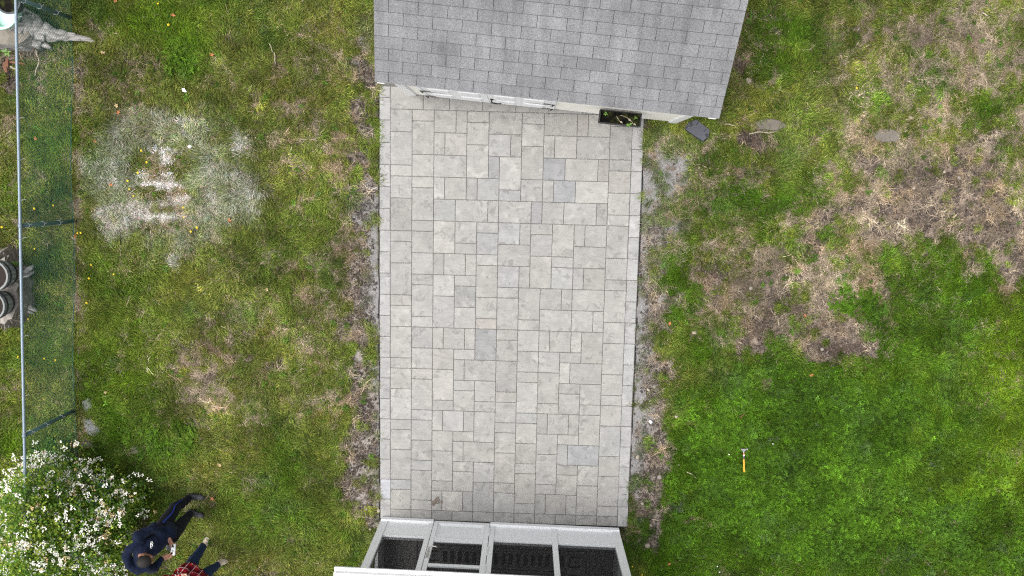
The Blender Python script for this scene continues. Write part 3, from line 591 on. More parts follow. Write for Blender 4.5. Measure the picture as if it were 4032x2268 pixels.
for i, y in enumerate(ywire):
    pts = []
    for k in range(nzc * 1 + 1):
        z_ = FT + .012 - k * (FT - .01) / nzc; yy = y + (cell*.5 if (k + i) % 2 else -cell*.5)
        bow = .02 * math.sin(y*2.1) * (1 - z_/FT) + .014 * math.sin(y*5.3 + 1) * (1 - z_/FT)
        pts.append((fxy(yy) + .026 + bow + (.003 if (k + i) % 2 else -.003), yy, z_))
    wm.tube(pts, .0019, 3, cap=False)
wire = wm.build('wire_mesh', M_green_wire, fence); wire['kind'] = 'stuff'
MB().tube([(fxy(y) + .03 + .02*math.sin(y*2.1), y, .03) for y in np.linspace(Y0, Y1, 60)], .005, 4).build('tension_wire', M_green_wire, fence)
for py in (70, 190, 466, 630, 790, 940, 1093, 1325, 1560, 1700):
    c_ = at(78, py, FT); y = c_.y; c_ = Vector((fxy(y), y, FT))
    MB().tube([c_ + Vector((.026*math.cos(a_), .012*(a_/6.3 - .5), .026*math.sin(a_))) for a_ in np.linspace(0, 6.3, 12)] + [c_ + Vector((.06, .02, -.01)), c_ + Vector((.075, .012, -.02))], .0034, 4).build('tie_wire', M_wire, fence)

# ------------------------------------------------------------------ tree stumps, barrels, tubs at the fence
def bark_mat(name, a, b, sc=(30, 3, 3)):
    m = NT(name); co = m.coord('Object'); n1 = m.noise(m.scale(co, sc), 1.6, 5, .6, .15); n2 = m.noise(co, 9, 5)
    m.col(m.mix(m.mix(a, b, m.ramp(n1, [(.35, 0.0), (.65, 1.0)])), tuple(x*.45 for x in a), m.ramp(n2, [(.55, 0.0), (.75, .7)]))).rough(.9, .2); m.bump(n1, .35, .01); return m.mat
M_oldwood = bark_mat('weathered_grey_wood', (.17, .155, .145), (.50, .48, .455), (1.2, 18, 18))
M_cut = plain('weathered_stump_cut', (.20, .18, .15), .9, .35, 7, .4)
M_cut2 = plain('grey_stump_cut', (.33, .30, .27), .9, .25, 9, .4)
M_rot = plain('rotten_red_wood', (.16, .075, .045), .95, .4, 18, .6)
def blob_poly(mb, c, rad, z0, z1, n=26, jit=.1, taper=1.15, seed=1, mi=0, mt=0):
    r_ = random.Random(seed); rr = [rad[0] if False else 1 + r_.uniform(-jit, jit) for _ in range(n)]
    ring_ = lambda k, z: [(c[0] + rad[0]*k*rr[i]*math.cos(2*math.pi*i/n), c[1] + rad[1]*k*rr[i]*math.sin(2*math.pi*i/n), z + (r_.uniform(-.02, .02) if z > z0 else 0)) for i in range(n)]
    b_, t_, i_ = ring_(taper, z0), ring_(1, z1), ring_(.6, z1 + .005)
    o = len(mb.v); mb.v += b_ + t_ + i_ + [(c[0], c[1], z1)]
    for i in range(n):
        j = (i+1) % n
        mb.f += [(o+i, o+j, o+n+j, o+n+i)]; mb.m += [mi]
        mb.f += [(o+n+i, o+n+j, o+2*n+j, o+2*n+i), (o+2*n+i, o+2*n+j, o+3*n)]; mb.m += [mt, mt]
    return mb
s1 = at(10, 95, .30); st1 = empty('tree_stump', (s1.x, s1.y, 0)); tag(st1, 'weathered grey tree stump with a long root running under the fence', 'tree stump')
blob_poly(MB(), (0, 0), (.40, .30), -.05, .30, seed=4, mt=1).build('trunk', [M_oldwood, M_cut], st1)
def root_tube(pts, rad, flat, seed):
    r_ = random.Random(seed); n = len(pts); out, rr = [], []
    for i in range(n - 1):
        p0, p1, p2, p3 = pts[max(i-1, 0)], pts[i], pts[i+1], pts[min(i+2, n-1)]
        for q in range(6):
            t = q / 6; out.append(.5*((2*p1) + (p2-p0)*t + (2*p0-5*p1+4*p2-p3)*t*t + (3*p1-p0-3*p2+p3)*t**3) + Vector((r_.gauss(0, .006), r_.gauss(0, .006), 0))); rr.append((rad[i]*(1-t) + rad[i+1]*t) * r_.uniform(.94, 1.06))
    out.append(pts[-1]); rr.append(rad[-1]); mb = MB(); N_ = 16; g = [1 + (.14 if k % 3 == 0 else -.10 if k % 3 == 1 else 0) + r_.uniform(-.05, .05) for k in range(N_)]; mb.tube(out, rr, N_, flat=flat)
    for i in range(len(out)):
        c_ = out[i]
        for k in range(N_):
            v = Vector(mb.v[i*N_ + k]); mb.v[i*N_ + k] = tuple(c_ + (v - c_) * g[k])
    return mb
def pth(lst, base): return [Vector(at(px, py, z)) - Vector((base.x, base.y, 0)) for px, py, z in lst]
root_tube(pth([(80, 90, .26), (120, 105, .22), (170, 125, .15), (230, 138, .10), (290, 146, .05), (350, 155, .015), (388, 168, -.02)], s1), [.19, .17, .125, .08, .05, .028, .010], .6, 1).build('root', M_oldwood, st1, smooth=True)
root_tube(pth([(100, 110, .22), (130, 145, .14), (150, 175, .07), (170, 190, .02)], s1), [.12, .10, .075, .02], .7, 2).build('root', M_oldwood, st1, smooth=True)
MB().tube(pth([(85, 120, .20), (110, 145, .10), (130, 185, .02)], s1), [.03, .028, .02], 7).build('root', M_dry, st1, smooth=True)
MB().tube(pth([(165, 172, .06), (190, 182, .04), (206, 196, 0)], s1), [.05, .045, .015], 7, flat=.6).build('root', M_oldwood, st1, smooth=True)
wrng = random.Random(9)
for k, (px, py, qx, qy, lab, w_) in enumerate(((28, 230, 30, 265, 'reddish upright chunk of rotten wood on the bare soil left of the fence', .03), (35, 243, 100, 252, 'long splintered orange wood chip passing under the fence rail', .018), (40, 262, 62, 272, 'short tan wood chip on the bare soil left of the fence', .016), (18, 245, 26, 285, 'dark red slab of rotten wood beside the smaller chunk', .035), (128, 180, 135, 195, 'orange bark scrap at the foot of the grey root', .02), (142, 195, 148, 225, 'pale splinter below the grey root by the fence', .012))):
    p, q = at(px, py, .0), at(qx, qy, .02); e = empty('wood_chip', p); tag(e, lab, 'wood chip', 'rotten wood pieces by the stump')
    MB().tube([(0, 0, 0), (q - p) * .5 + Vector((0, 0, .012)), q - p], [w_*.7, w_, w_*.5], 5, flat=.45).build('splinter', M_rot if k not in (2, 5) else M_dry, e)
# mint tub and dark ribbed pot on the stump
tp_ = at(30, 52, .34); tub = empty('mint_tub', (tp_.x, tp_.y, .315)); tag(tub, 'pale mint green plastic tub standing on the grey stump', 'tub')
M_mint = plain('mint_plastic', (.42, .66, .58), .4, .08, 5); 
mb = MB(); prof = [(.0, .0), (.20, .0), (.235, .18), (.25, .185), (.25, .20), (.225, .20), (.19, .03), (.0, .03)]; mb.lathe(prof, 28); mb.build('tub_body', M_mint, tub, smooth=False)
MB().lathe([(.236, .165), (.262, .17), (.262, .205), (.236, .205), (.236, .165)], 28).build('tub_rim', M_mint, tub)
pp = at(40, 8, .62); pot = empty('ribbed_pot', (pp.x, pp.y, .50)); tag(pot, 'dark grey ribbed plant pot sitting on the mint tub', 'plant pot')
mb = MB(); n = 60; 
prof = [(.13, 0), (.165, .14), (.17, .15), (.175, .17), (.15, .17), (.145, .13), (0, .13)]
vv = [((r_ * (1 + (.02 if (j % 2 and r_ > .12) else 0))) * math.cos(2*math.pi*j/n), (r_ * (1 + (.02 if (j % 2 and r_ > .12) else 0))) * math.sin(2*math.pi*j/n), z_) for r_, z_ in prof for j in range(n)]
mb.add(vv, [(i*n+j, i*n+(j+1) % n, (i+1)*n+(j+1) % n, (i+1)*n+j) for i in range(len(prof)-1) for j in range(n)]); mb.build('pot_body', plain('dark_grey_plastic', (.045, .045, .05), .6, .15, 10), pot)
MB().lathe([(0, .132), (.144, .134)], 20).build('potting_soil', ms.mat, pot)
# second stump with two barrels
s2 = at(0, 1145, .30); st2 = empty('tree_stump', (s2.x, s2.y, 0)); tag(st2, 'jagged cut tree stump carrying two half barrel planters', 'tree stump')
blob_poly(MB(), (-.05, 0), (.30, .52), -.05, .29, n=34, jit=.12, seed=8, mt=1, taper=1.25).build('trunk', [bark_mat('dark_split_bark', (.09, .075, .06), (.26, .23, .20), (4, 4, 24)), M_cut2], st2)
for pl, rr in (([(60, 1090, .12), (95, 1075, .08), (125, 1052, .03), (138, 1040, -.02)], [.07, .06, .035, .01]), ([(70, 1100, .10), (105, 1085, .07), (138, 1068, .0)], [.035, .04, .015]), ([(65, 1185, .12), (105, 1203, .07), (135, 1220, .02), (150, 1228, -.02)], [.07, .05, .035, .01]), ([(60, 1200, .1), (100, 1222, .05), (140, 1238, -.01)], [.045, .035, .01])):
    MB().tube(pth(pl, s2), rr, 7, flat=.7).build('root', M_oldwood, st2, smooth=True)
spl = MB()
for i in range(34):
    a_ = random.uniform(-1.7, 1.7); b_ = Vector((-.05 + .30*math.cos(a_), .52*math.sin(a_), random.uniform(.05, .29))); d_ = Vector((math.cos(a_), math.sin(a_), random.uniform(-.3, .5))) * random.uniform(.05, .13)
    spl.tube([b_ - d_*.3, b_ + d_], [.012, .002], 3)
sp_ = spl.build('splinters', M_oldwood, st2); sp_['kind'] = 'stuff'
def barrel_mat():
    m = NT('grey_barrel_plastic'); co = m.coord('Object'); n1 = m.noise(m.scale(co, (6, 6, .8)), 3, 5)
    m.col(m.mix((.10, .11, .125), (.36, .38, .40), m.ramp(n1, [(.3, 0.0), (.7, 1.0)]))).rough(.6); return m.mat
M_barrel = barrel_mat()
for (px, py, lab, rs) in ((-42, 1085, 'grey half barrel planter on the cut stump, upper one of the pair', 1.0), (-52, 1203, 'grey half barrel planter on the cut stump, lower one of the pair', .96)):
    c_ = at(px, py, .62); e = empty('barrel_planter', (c_.x + .05, c_.y, .30)); tag(e, lab, 'planter', 'half barrels on the stump')
    n = 18
    for j in range(n):
        a0, a1 = 2*math.pi*j/n + .012, 2*math.pi*(j+1)/n - .012; vv = []
        for r_, z_ in ((.165*rs, 0), (.215*rs, .14), (.225*rs, .26), (.225*rs, .32)):
            for a_ in (a0, a1):
                for k_ in (1, .9): vv.append((r_*k_*math.cos(a_), r_*k_*math.sin(a_), z_))
        fs = []
        for i in range(3):
            o = i*4; fs += [(o, o+2, o+6, o+4), (o+1, o+5, o+7, o+3), (o, o+4, o+5, o+1), (o+2, o+3, o+7, o+6)]
        fs += [(0, 1, 3, 2), (12, 14, 15, 13)]; MB().add(vv, fs).build('stave', M_barrel, e)
    for z_, r_ in ((.05, .188), (.25, .2265)): MB().lathe([(r_*rs, z_-.015), ((r_+.006)*rs, z_-.012), ((r_+.008)*rs, z_+.012), (r_*rs, z_+.015)], 32).build('hoop', M_iron, e)
    MB().lathe([(.205*rs, .315), (.205*rs, .326), (.230*rs, .326), (.230*rs, .312)], 32).build('rim', plain('pale_barrel_rim', (.17, .18, .18), .5, .1, 8), e)
    MB().lathe([(0, .25), (.2*rs, .245)], 24).build('potting_soil', plain('dark_compost', (.025, .018, .015), .95, .4, 30, .6), e)
wd = at(75, 1040, .12); e = empty('weed', (wd.x, wd.y, 0)); tag(e, 'bright green weed sprouting beside the fence rail above the cut stump', 'weed')
MB().tube([(0, 0, -.02), (.01, 0, .2), (.0, .01, .3)], [.006, .005, .003], 5).build('stem', M_leafY, e)
for k in range(7):
    mb = MB(); a_ = k*2.3; leaf(mb, (0, 0, .16 + .02*k), (math.cos(a_), math.sin(a_), 0), .07, .02); mb.build('leaf', M_leafY, e)
wd = at(22, 205, .12); e = empty('weed', (wd.x, wd.y, 0)); tag(e, 'pale green leafy weed on the bare soil below the mint tub', 'weed')
MB().tube([(0, 0, -.02), (.01, 0, .12)], [.006, .004], 5).build('stem', M_leafY, e)
for k in range(6):
    mb = MB(); a_ = k*1.3 + 2.6; leaf(mb, (0, 0, .06 + .012*k), (math.cos(a_), math.sin(a_), 0), .075, .017); mb.build('leaf', M_leafY, e)
# ------------------------------------------------------------------ people
def caps_mesh(caps, ells=(), n=16):
    mb = MB()
    for p0, r0, p1, r1 in caps:
        p0, p1 = Vector(p0), Vector(p1); d = p1 - p0
        if d.length < 1e-4: d = Vector((0, 0, 1e-3))
        t = d.normalized(); pts, rad = [], []
        for q in (-90, -65, -40, -18): pts.append(p0 + t * r0 * math.sin(R(q))); rad.append(max(1e-4, r0 * math.cos(R(q))))
        for q in (18, 40, 65, 90): pts.append(p1 + t * r1 * math.sin(R(q))); rad.append(max(1e-4, r1 * math.cos(R(q))))
        mb.tube(pts, rad, n)
    for c, r, rot in ells: mb.ell(c, r, 20, 14, rot=rot)
    return mb
def fuse(name, caps, ells, voxel, it, mat, parent, fold=0.0):
    me = caps_mesh(caps, ells).mesh(name, mat, smooth=True); o = link(name, me, parent)
    rm = o.modifiers.new('fuse', 'REMESH'); rm.mode = 'VOXEL'; rm.voxel_size = voxel; rm.use_smooth_shade = True
    sm2 = o.modifiers.new('soft', 'SMOOTH'); sm2.iterations = it; sm2.factor = .5
    bpy.context.view_layer.update()
    ev = o.evaluated_get(bpy.context.evaluated_depsgraph_get())
    new = bpy.data.meshes.new_from_object(ev); o.modifiers.clear(); o.data = new
    if not new.materials: new.materials.append(mat)
    if fold:
        from mathutils import noise as mn
        nv = len(new.vertices); cs = np.zeros(nv*3); nn_ = np.zeros(nv*3); new.vertices.foreach_get('co', cs); new.vertex_normals.foreach_get('vector', nn_)
        cs = cs.reshape(-1, 3); nn_ = nn_.reshape(-1, 3); am = np.array([mn.noise(Vector((c[0]*9, c[1]*9, c[2]*15.3))) + .6 * mn.noise(Vector(c * 20.7)) for c in cs])
        new.vertices.foreach_set('co', (cs + nn_ * (am * fold)[:, None]).ravel()); new.update()
    return o
def bvh_of(o, off):
    return BVHTree.FromPolygons([v.co + off for v in o.data.vertices], [tuple(p.vertices) for p in o.data.polygons])

def skin_mat(name, c):
    m = NT(name); co = m.coord('Object'); m.col(m.mix(c, tuple(x * .72 for x in c), m.noise(co, 25, 4))).rough(.5, .35)
    m.p.inputs['Subsurface Weight'].default_value = .08; m.p.inputs['Subsurface Radius'].default_value = (.01, .004, .002); return m.mat
def cloth_mat(name, c, wr=.5, sc=14):
    m = NT(name); co = m.coord('Object'); n1 = m.noise(m.scale(co, (1, 1, 1.6)), sc, 3, .5, .8); n2 = m.noise(co, 300, 2)
    m.col(m.mix(tuple(x * .75 for x in c), tuple(x * 1.25 for x in c), n1)).rough(.92, .12)
    m.p.inputs['Sheen Weight'].default_value = .05
    m.bump(n1, wr, .02); return m.mat
M_skin1 = skin_mat('brown_skin', (.26, .125, .078)); M_skin2 = skin_mat('light_skin', (.52, .31, .23))
M_navy = cloth_mat('navy_fleece', (.0062, .0105, .027)); M_trouser = cloth_mat('black_track_fabric', (.0055, .006, .011)); M_jeans = cloth_mat('blue_denim', (.012, .028, .072), .4, 18)
M_hair = plain('short_dark_hair', (.012, .010, .009), .75, .4, 60, .8, bscale=140); M_hair2 = plain('brown_hair', (.06, .035, .02), .7, .4, 60, .8, bscale=140)
M_eye = plain('eye_white', (.7, .68, .65), .3); M_iris = plain('dark_iris', (.02, .012, .008), .2); M_lip = plain('lip', (.30, .13, .10), .5)
M_shoe = plain('charcoal_shoe_mesh', (.075, .075, .082), .7, .2, 40); M_tan = plain('tan_canvas_shoe', (.56, .47, .36), .8, .1, 30); M_sole = plain('dark_rubber_sole', (.02, .02, .02), .7)
def plaid_mat():
    m = NT('red_plaid_flannel'); co = m.scale(m.coord('Object'), (1, 1, 1), (0, 0, R(35))); sx = m.n('ShaderNodeSeparateXYZ'); m.l(co, sx.inputs[0])
    def band(v, per, off, wd_):
        a = m.n('ShaderNodeMath', operation='MULTIPLY'); a.inputs[1].default_value = 1/per; m.l(v, a.inputs[0])
        b = m.n('ShaderNodeMath', operation='ADD'); b.inputs[1].default_value = off; m.l(a.outputs[0], b.inputs[0])
        f = m.n('ShaderNodeMath', operation='FRACT'); m.l(b.outputs[0], f.inputs[0])
        l_ = m.n('ShaderNodeMath', operation='LESS_THAN'); l_.inputs[1].default_value = wd_; m.l(f.outputs[0], l_.inputs[0]); return l_.outputs[0]
    def half(o_):
        h = m.n('ShaderNodeMath', operation='MULTIPLY'); h.inputs[1].default_value = .55; m.l(o_, h.inputs[0]); return h.outputs[0]
    X, Y, Z = sx.outputs[0], sx.outputs[1], sx.outputs[2]
    c = m.mix((.36, .012, .02), (.03, .006, .010), half(band(X, .115, 0, .36)))
    c = m.mix(c, (.03, .006, .010), half(band(Y, .115, .3, .36))); c = m.mix(c, (.05, .006, .010), half(band(Z, .13, .1, .30)))
    c = m.mix(c, (.62, .58, .55), band(X, .115, .50, .06)); c = m.mix(c, (.62, .58, .55), band(Y, .115, .80, .06)); c = m.mix(c, (.6, .56, .53), band(Z, .13, .55, .05))
    m.col(c).rough(.9, .1); m.bump(m.noise(m.coord('Object'), 16, 3), .5, .02); return m.mat
M_plaid = plaid_mat()

def J(zx, zy, z): return Vector(at(450 + .2402 * zx, 1920 + .2402 * zy, z))
def hand_caps(wr, kn, side, tips, thumb, r=.0088):
    """palm, four bent fingers of unequal length and a thumb from the palm side near the wrist"""
    out = []; ax = (kn - wr).normalized(); s_ = Vector(side).normalized(); s_ = (s_ - ax * s_.dot(ax)).normalized()
    for k, o_ in enumerate((-.027, -.009, .009, .027)):
        a = wr + ax * .012 + s_ * o_ * .75; b = kn + s_ * o_ * 1.05 - ax * abs(o_) * .25
        out.append((a, .019, b, .0135))
        tp2 = tips[k]; mid = (b + tp2) * .5 + Vector((0, 0, .014)); out.append((b, r*1.08, mid, r)); out.append((mid, r, tp2, r*.82))
    tb = wr + ax * .03 + s_ * -.03; tm = (tb + thumb) * .5 + s_ * -.012 + Vector((0, 0, .008)); out += [(tb, .0145, tm, .0115), (tm, .0108, thumb, .0092)]
    return out
def head_parts(hc, fd, tilt, hair, root, skin_caps, skin_ells, off):
    """returns rotation; adds skull, jaw, nose, ears to the body lists"""
    fd = Vector(fd).normalized(); up = Vector((0, 0, 1)); up = (up + fd * tilt).normalized(); sd = up.cross(fd).normalized(); f2 = sd.cross(up).normalized()
    rot = Matrix((f2, sd, up)).transposed(); g = lambda a, b, c: hc + f2 * a + sd * b + up * c
    skin_ells.append((g(0, 0, .02), (.098, .077, .098), rot)); skin_ells.append((g(.028, 0, -.045), (.066, .058, .075), rot)); skin_ells.append((g(.045, 0, -.085), (.038, .036, .032), rot))
    skin_caps.append((g(.098, 0, .012), .010, g(.112, 0, -.028), .015))
    for s_ in (-1, 1):
        skin_ells.append((g(-.005, .080*s_, -.008), (.020, .010, .031), rot)); skin_caps.append((g(.088, .012*s_, .03), .012, g(.085, .05*s_, .03), .012))
    return rot, g

def build_person(label, group, D):
    base = D['base']; base = Vector((base.x, base.y, 0)); root = empty('person', base); tag(root, label, 'person', group)
    loc = lambda p: Vector(p) - base
    j = {k: loc(v) for k, v in D['j'].items()}
    caps, ells = [], []
    for s_ in 'LR':
        caps += [(j['hip'+s_], .085, j['knee'+s_], .056), (j['knee'+s_], .055, j['ank'+s_], .040), (j['ank'+s_] - Vector((0, 0, .03)), .034, j['ank'+s_]*.4 + loc(D['toe'+s_])*.6 - Vector((0, 0, .005)), .016)]
        caps += [(j['sho'+s_], .055, j['elb'+s_], .042), (j['elb'+s_], .041, j['wri'+s_], .027)]
    caps += [(j['pel'], .13, j['che'], .135), (j['che'], .13, j['nec'], .07), (j['nec'], .058, j['head'] - Vector((0, 0, .05)), .055), (j['shoL'], .06, j['shoR'], .06), (j['hipL'], .09, j['hipR'], .09)]
    for s_ in 'LR': caps += [tuple(loc(x) if isinstance(x, Vector) else x for x in c_) for c_ in D['hand'+s_]]
    rot, g = head_parts(j['head'], D['face'], D.get('tilt', .25), None, root, caps, ells, base)
    body = fuse('body', caps, ells, .0046, 2, D['skin'], root)
    hr = fuse('hair', [], [(g(-.010, 0, .042), (.100, .083, .089), rot), (g(-.045, 0, .0), (.062, .074, .075), rot)], .006, 3, D['hair'], root)
    for s_ in (-1, 1):
        MB().ell(g(.087, .032*s_, .012), (.012, .014, .012), 10, 6).build('eye', M_eye, body, True); MB().ell(g(.0965, .032*s_, .012), (.005, .006, .006), 8, 5).build('iris', M_iris, body, True)
    MB().tube([g(.086, -.022, -.062), g(.096, -.008, -.060), g(.096, .008, -.060), g(.086, .022, -.062)], [.003, .006, .006, .003], 6).build('mouth', M_lip, body, True)
    # upper garment
    uc = [(j['pel'] + Vector((0, 0, -.02)), D['wr'], (j['pel'] + j['che'])*.5, D['wr']*.98), ((j['pel'] + j['che'])*.5, D['wr']*.98, j['che'], .165), (j['che'], .16, j['nec'] - Vector((0, 0, .05)), .11), (j['shoL'], .088, j['shoR'], .088)]
    fwd = Vector(D['face']).normalized()
    uc += [(j['che'] + fwd*.04, .14, j['pel'] + fwd*.04 + Vector((0, 0, .05)), D['wr']*.9)]
    for s_ in 'LR':
        e_ = j['elb'+s_]; w_ = j['wri'+s_]; we = e_ + (w_ - e_) * .93
        uc += [(j['sho'+s_], .088, e_, .066), (e_, .066, we, .046)]
    uc += [tuple(loc(x) if isinstance(x, Vector) else x for x in c_) for c_ in D.get('hood', [])]
    top = fuse(D['topname'], uc, [], .009, 4, D['topmat'], root, .016)
    for s_ in 'LR':                                                   # ribbed cuffs
        e_ = j['elb'+s_]; w_ = j['wri'+s_]; MB().tube([e_ + (w_-e_)*.88, e_ + (w_-e_)*.97], [.045, .041], 14).build('cuff', D['topmat'], top, True)
    lc = [(j['hipL'], .115, j['hipR'], .115), (j['pel'], .14, (j['hipL'] + j['hipR'])*.5, .13)]
    for s_ in 'LR':
        lc += [(j['hip'+s_], .120, j['knee'+s_], .088), (j['knee'+s_], .086, j['ank'+s_] + Vector((0, 0, .01)), .058)]
    leg = fuse(D['legname'], lc, [], .009, 4, D['legmat'], root, .013)
    for s_ in 'LR':
        a_ = j['ank'+s_]; t_ = loc(D['toe'+s_]); dr = Vector((t_.x - a_.x, t_.y - a_.y, 0)); ln = dr.length; dr.normalize(); hl = Vector((a_.x, a_.y, 0)) - dr * .065; sd = Vector((-dr.y, dr.x, 0))
        tt = Vector((t_.x, t_.y, 0))
        sc = [(Vector((a_.x, a_.y, .06)), .046, Vector((a_.x, a_.y, .10)), .046), (hl + dr*.03 + Vector((0, 0, .045)), .038, hl + dr*.10 + Vector((0, 0, .055)), .041), (hl + dr*.09 + Vector((0, 0, .052)), .041, tt - dr*.04 + Vector((0, 0, .034)), .037), (tt - dr*.07 + sd*.012 + Vector((0, 0, .03)), .034, tt - dr*.03 - sd*.006 + Vector((0, 0, .028)), .03)]
        sh = fuse('shoe', sc, [], .006, 3, D['shoe'], root)
        L2 = (tt - hl).length; pl = []
        for k in range(28):
            q = 2*math.pi*k/28; u_ = math.cos(q); wv_ = .047 * (1 + .12*u_) * math.sin(q); pl.append((hl + (tt - hl)*.5 + dr*(L2*.5 + .012)*u_ + sd*wv_)[:2])
        MB().prism(pl, -.012, .020).build('sole', D['sole'], sh)
        for k in range(4 if D['laces'] else 0):
            q = hl + dr*(.115 + .022*k) + Vector((0, 0, .093 - .008*k)); MB().tube([q - sd*.026 + dr*.008, q + Vector((0, 0, .005)), q + sd*.026 - dr*.008], .0055, 5).build('lace', M_sole, sh)
    bpy.context.view_layer.update()
    return root, body, top, leg, base
pilot = dict(base=J(1000, 480, 0), skin=M_skin1, hair=M_hair, face=(.93, .10, 0), tilt=.42, wr=.148, topname='hoodie', topmat=M_navy, legname='trousers', legmat=M_trouser, shoe=M_shoe, sole=M_sole, laces=True,
  toeL=J(1470, 172, .03), toeR=J(1465, 475, .03),
  j=dict(pel=J(850, 730, .97), che=J(585, 960, 1.28), nec=J(470, 1110, 1.49), head=J(508, 1190, 1.66), shoL=J(400, 800, 1.41), shoR=J(430, 1310, 1.41), elbL=J(640, 650, 1.24), elbR=J(660, 1320, 1.18),
         wriL=J(815, 805, 1.14), wriR=J(790, 1152, 1.12), hipL=J(795, 650, .93), hipR=J(940, 790, .93), kneeL=J(990, 335, .51), kneeR=J(1115, 575, .51), ankL=J(1225, 172, .10), ankR=J(1240, 432, .10)))
zc = 1.135
pilot['handL'] = hand_caps(J(815, 805, 1.130), J(915, 868, 1.150), J(850, 940, 1.130) - J(950, 800, 1.130), [J(962, 935, 1.160), J(1005, 925, 1.135), J(1032, 945, 1.120), J(1010, 950, 1.100)][::-1], J(925, 972, 1.185))
pilot['handR'] = hand_caps(J(790, 1152, 1.130), J(905, 1122, 1.145), J(820, 1060, 1.130) - J(830, 1200, 1.130), [J(985, 1090, 1.120), J(1010, 1090, 1.110), J(1028, 1060, 1.115), J(1022, 1040, 1.130)], J(922, 1072, 1.180))
pilot['hood'] = [(J(350, 925, 1.47), .05, J(235, 1010, 1.49), .058), (J(235, 1010, 1.49), .058, J(195, 1130, 1.50), .062), (J(195, 1130, 1.50), .062, J(250, 1280, 1.50), .062), (J(250, 1280, 1.50), .06, J(390, 1375, 1.47), .05),
                 (J(390, 1375, 1.47), .048, J(560, 1330, 1.43), .04), (J(350, 925, 1.47), .045, J(500, 985, 1.43), .04), (J(215, 1100, 1.44), .06, J(260, 1250, 1.44), .06)]
p1, body1, top1, leg1, base1 = build_person('person in a navy hoodie and black trousers, looking down at a hand controller', 'people on the lawn', pilot)
# white chest emblem, laid on the cloth
bv = bvh_of(top1, base1)
def drape(bv, zpts, lift=.004):
    out = []
    for zx, zy in zpts:
        d = ray(450 + .2402*zx, 1920 + .2402*zy).normalized(); h_ = bv.ray_cast(CAM, d)
        if h_[0] is not None: out.append(h_[0] - d * lift)
    return out
M_print = plain('white_print', (.8, .8, .8), .7, .03, 5)
strokes = [[(600, 890), (596, 920), (594, 950), (592, 988)], [(592, 988), (604, 992), (618, 990)], [(600, 892), (616, 884), (628, 892)], [(612, 906), (628, 902), (636, 916), (628, 930), (612, 926), (608, 914), (612, 906)],
           [(610, 940), (626, 936), (634, 948), (626, 960), (612, 956)], [(604, 968), (622, 962)], [(612, 906), (630, 946)]]
em = MB()
for st_ in strokes:
    pts = drape(bv, st_)
    if len(pts) > 1: em.tube([p - base1 for p in pts], .0048, 4, flat=.4)
if em.v: em.build('chest_emblem', M_print, top1)
bv = bvh_of(leg1, base1); sp = drape(bv, [(800, 575), (850, 520), (905, 465), (948, 415), (972, 360), (990, 305), (1030, 262), (1080, 228), (1120, 203)], .003)
if len(sp) > 2: MB().tube([p - base1 for p in sp], [.011]*len(sp), 6, flat=.35).build('side_stripe', plain('blue_piping', (.012, .035, .26), .7), leg1)
pk = drape(bv, [(940, 830), (960, 800), (990, 770)], .003)
if len(pk) > 1: MB().tube([p - base1 for p in pk], .004, 4).build('pocket_zip', plain('grey_zip', (.12, .12, .13), .5), leg1)
# hand controller
a_ = J(972, 912, zc); b_ = J(958, 1104, zc); ex = (b_ - a_).normalized(); fw = Vector((.93, .1, 0)); fw = (fw - ex*fw.dot(ex)).normalized(); nz = fw.cross(ex).normalized()
if nz.z < 0: nz = -nz
tl = R(24); f2 = fw * math.cos(tl) - nz * math.sin(tl) if False else fw * math.cos(tl) + nz * -math.sin(tl); n2_ = nz * math.cos(tl) + fw * math.sin(tl)
f2 = fw * math.cos(tl) + nz * math.sin(tl); n2_ = nz * math.cos(tl) - fw * math.sin(tl)
mid = (a_ + b_) * .5; ctl = empty('hand_controller', mid); ctl.rotation_euler = Matrix((ex, f2, ex.cross(f2))).transposed().to_euler()
tag(ctl, 'pale grey controller with two black sticks and a dark screen, held by the person', 'controller')
hw = (a_ - b_).length / 2; M_ctl = plain('pale_grey_plastic', (.62, .63, .63), .5, .04, 8)
MB().box(-hw, hw, -.038, .042, -.018, .016, b=.010).build('shell', M_ctl, ctl)
MB().box(-hw*.82, hw*.62, -.125, -.040, -.012, -.003, b=.002).build('phone', M_black, ctl)
MB().box(-hw*.78, hw*.58, -.120, -.044, -.0025, -.0005).build('screen', plain('dark_glass', (.004, .004, .005), .12), ctl)
MB().box(-hw*.82, hw*.62, -.132, -.126, -.014, .0).build('phone_edge', M_ctl, ctl)
for sx_ in (-.62, .62):
    MB().lathe([(.0, .0165), (.018, .0165), (.018, .019), (0, .019)], 18, (sx_*hw, .0, 0)).build('stick_well', M_black, ctl)
    MB().tube([(sx_*hw, 0, .019), (sx_*hw + .012, .006, .038)], [.005, .007], 8).build('stick', M_black, ctl)
for sx_, r_ in ((-.28, .006), (.0, .0045), (.12, .0045), (.25, .006)): MB().lathe([(0, .0165), (r_, .0165), (r_, .019), (0, .019)], 10, (sx_*hw, -.026, 0)).build('button', M_black, ctl)
MB().tube([(.05*hw, .01, .019), (.28*hw, .026, .019)], .006, 6).build('grip_mark', M_black, ctl); MB().tube([(-.78*hw, .022, .018), (-.45*hw, .030, .018)], .006, 6).build('grip_mark', M_black, ctl)

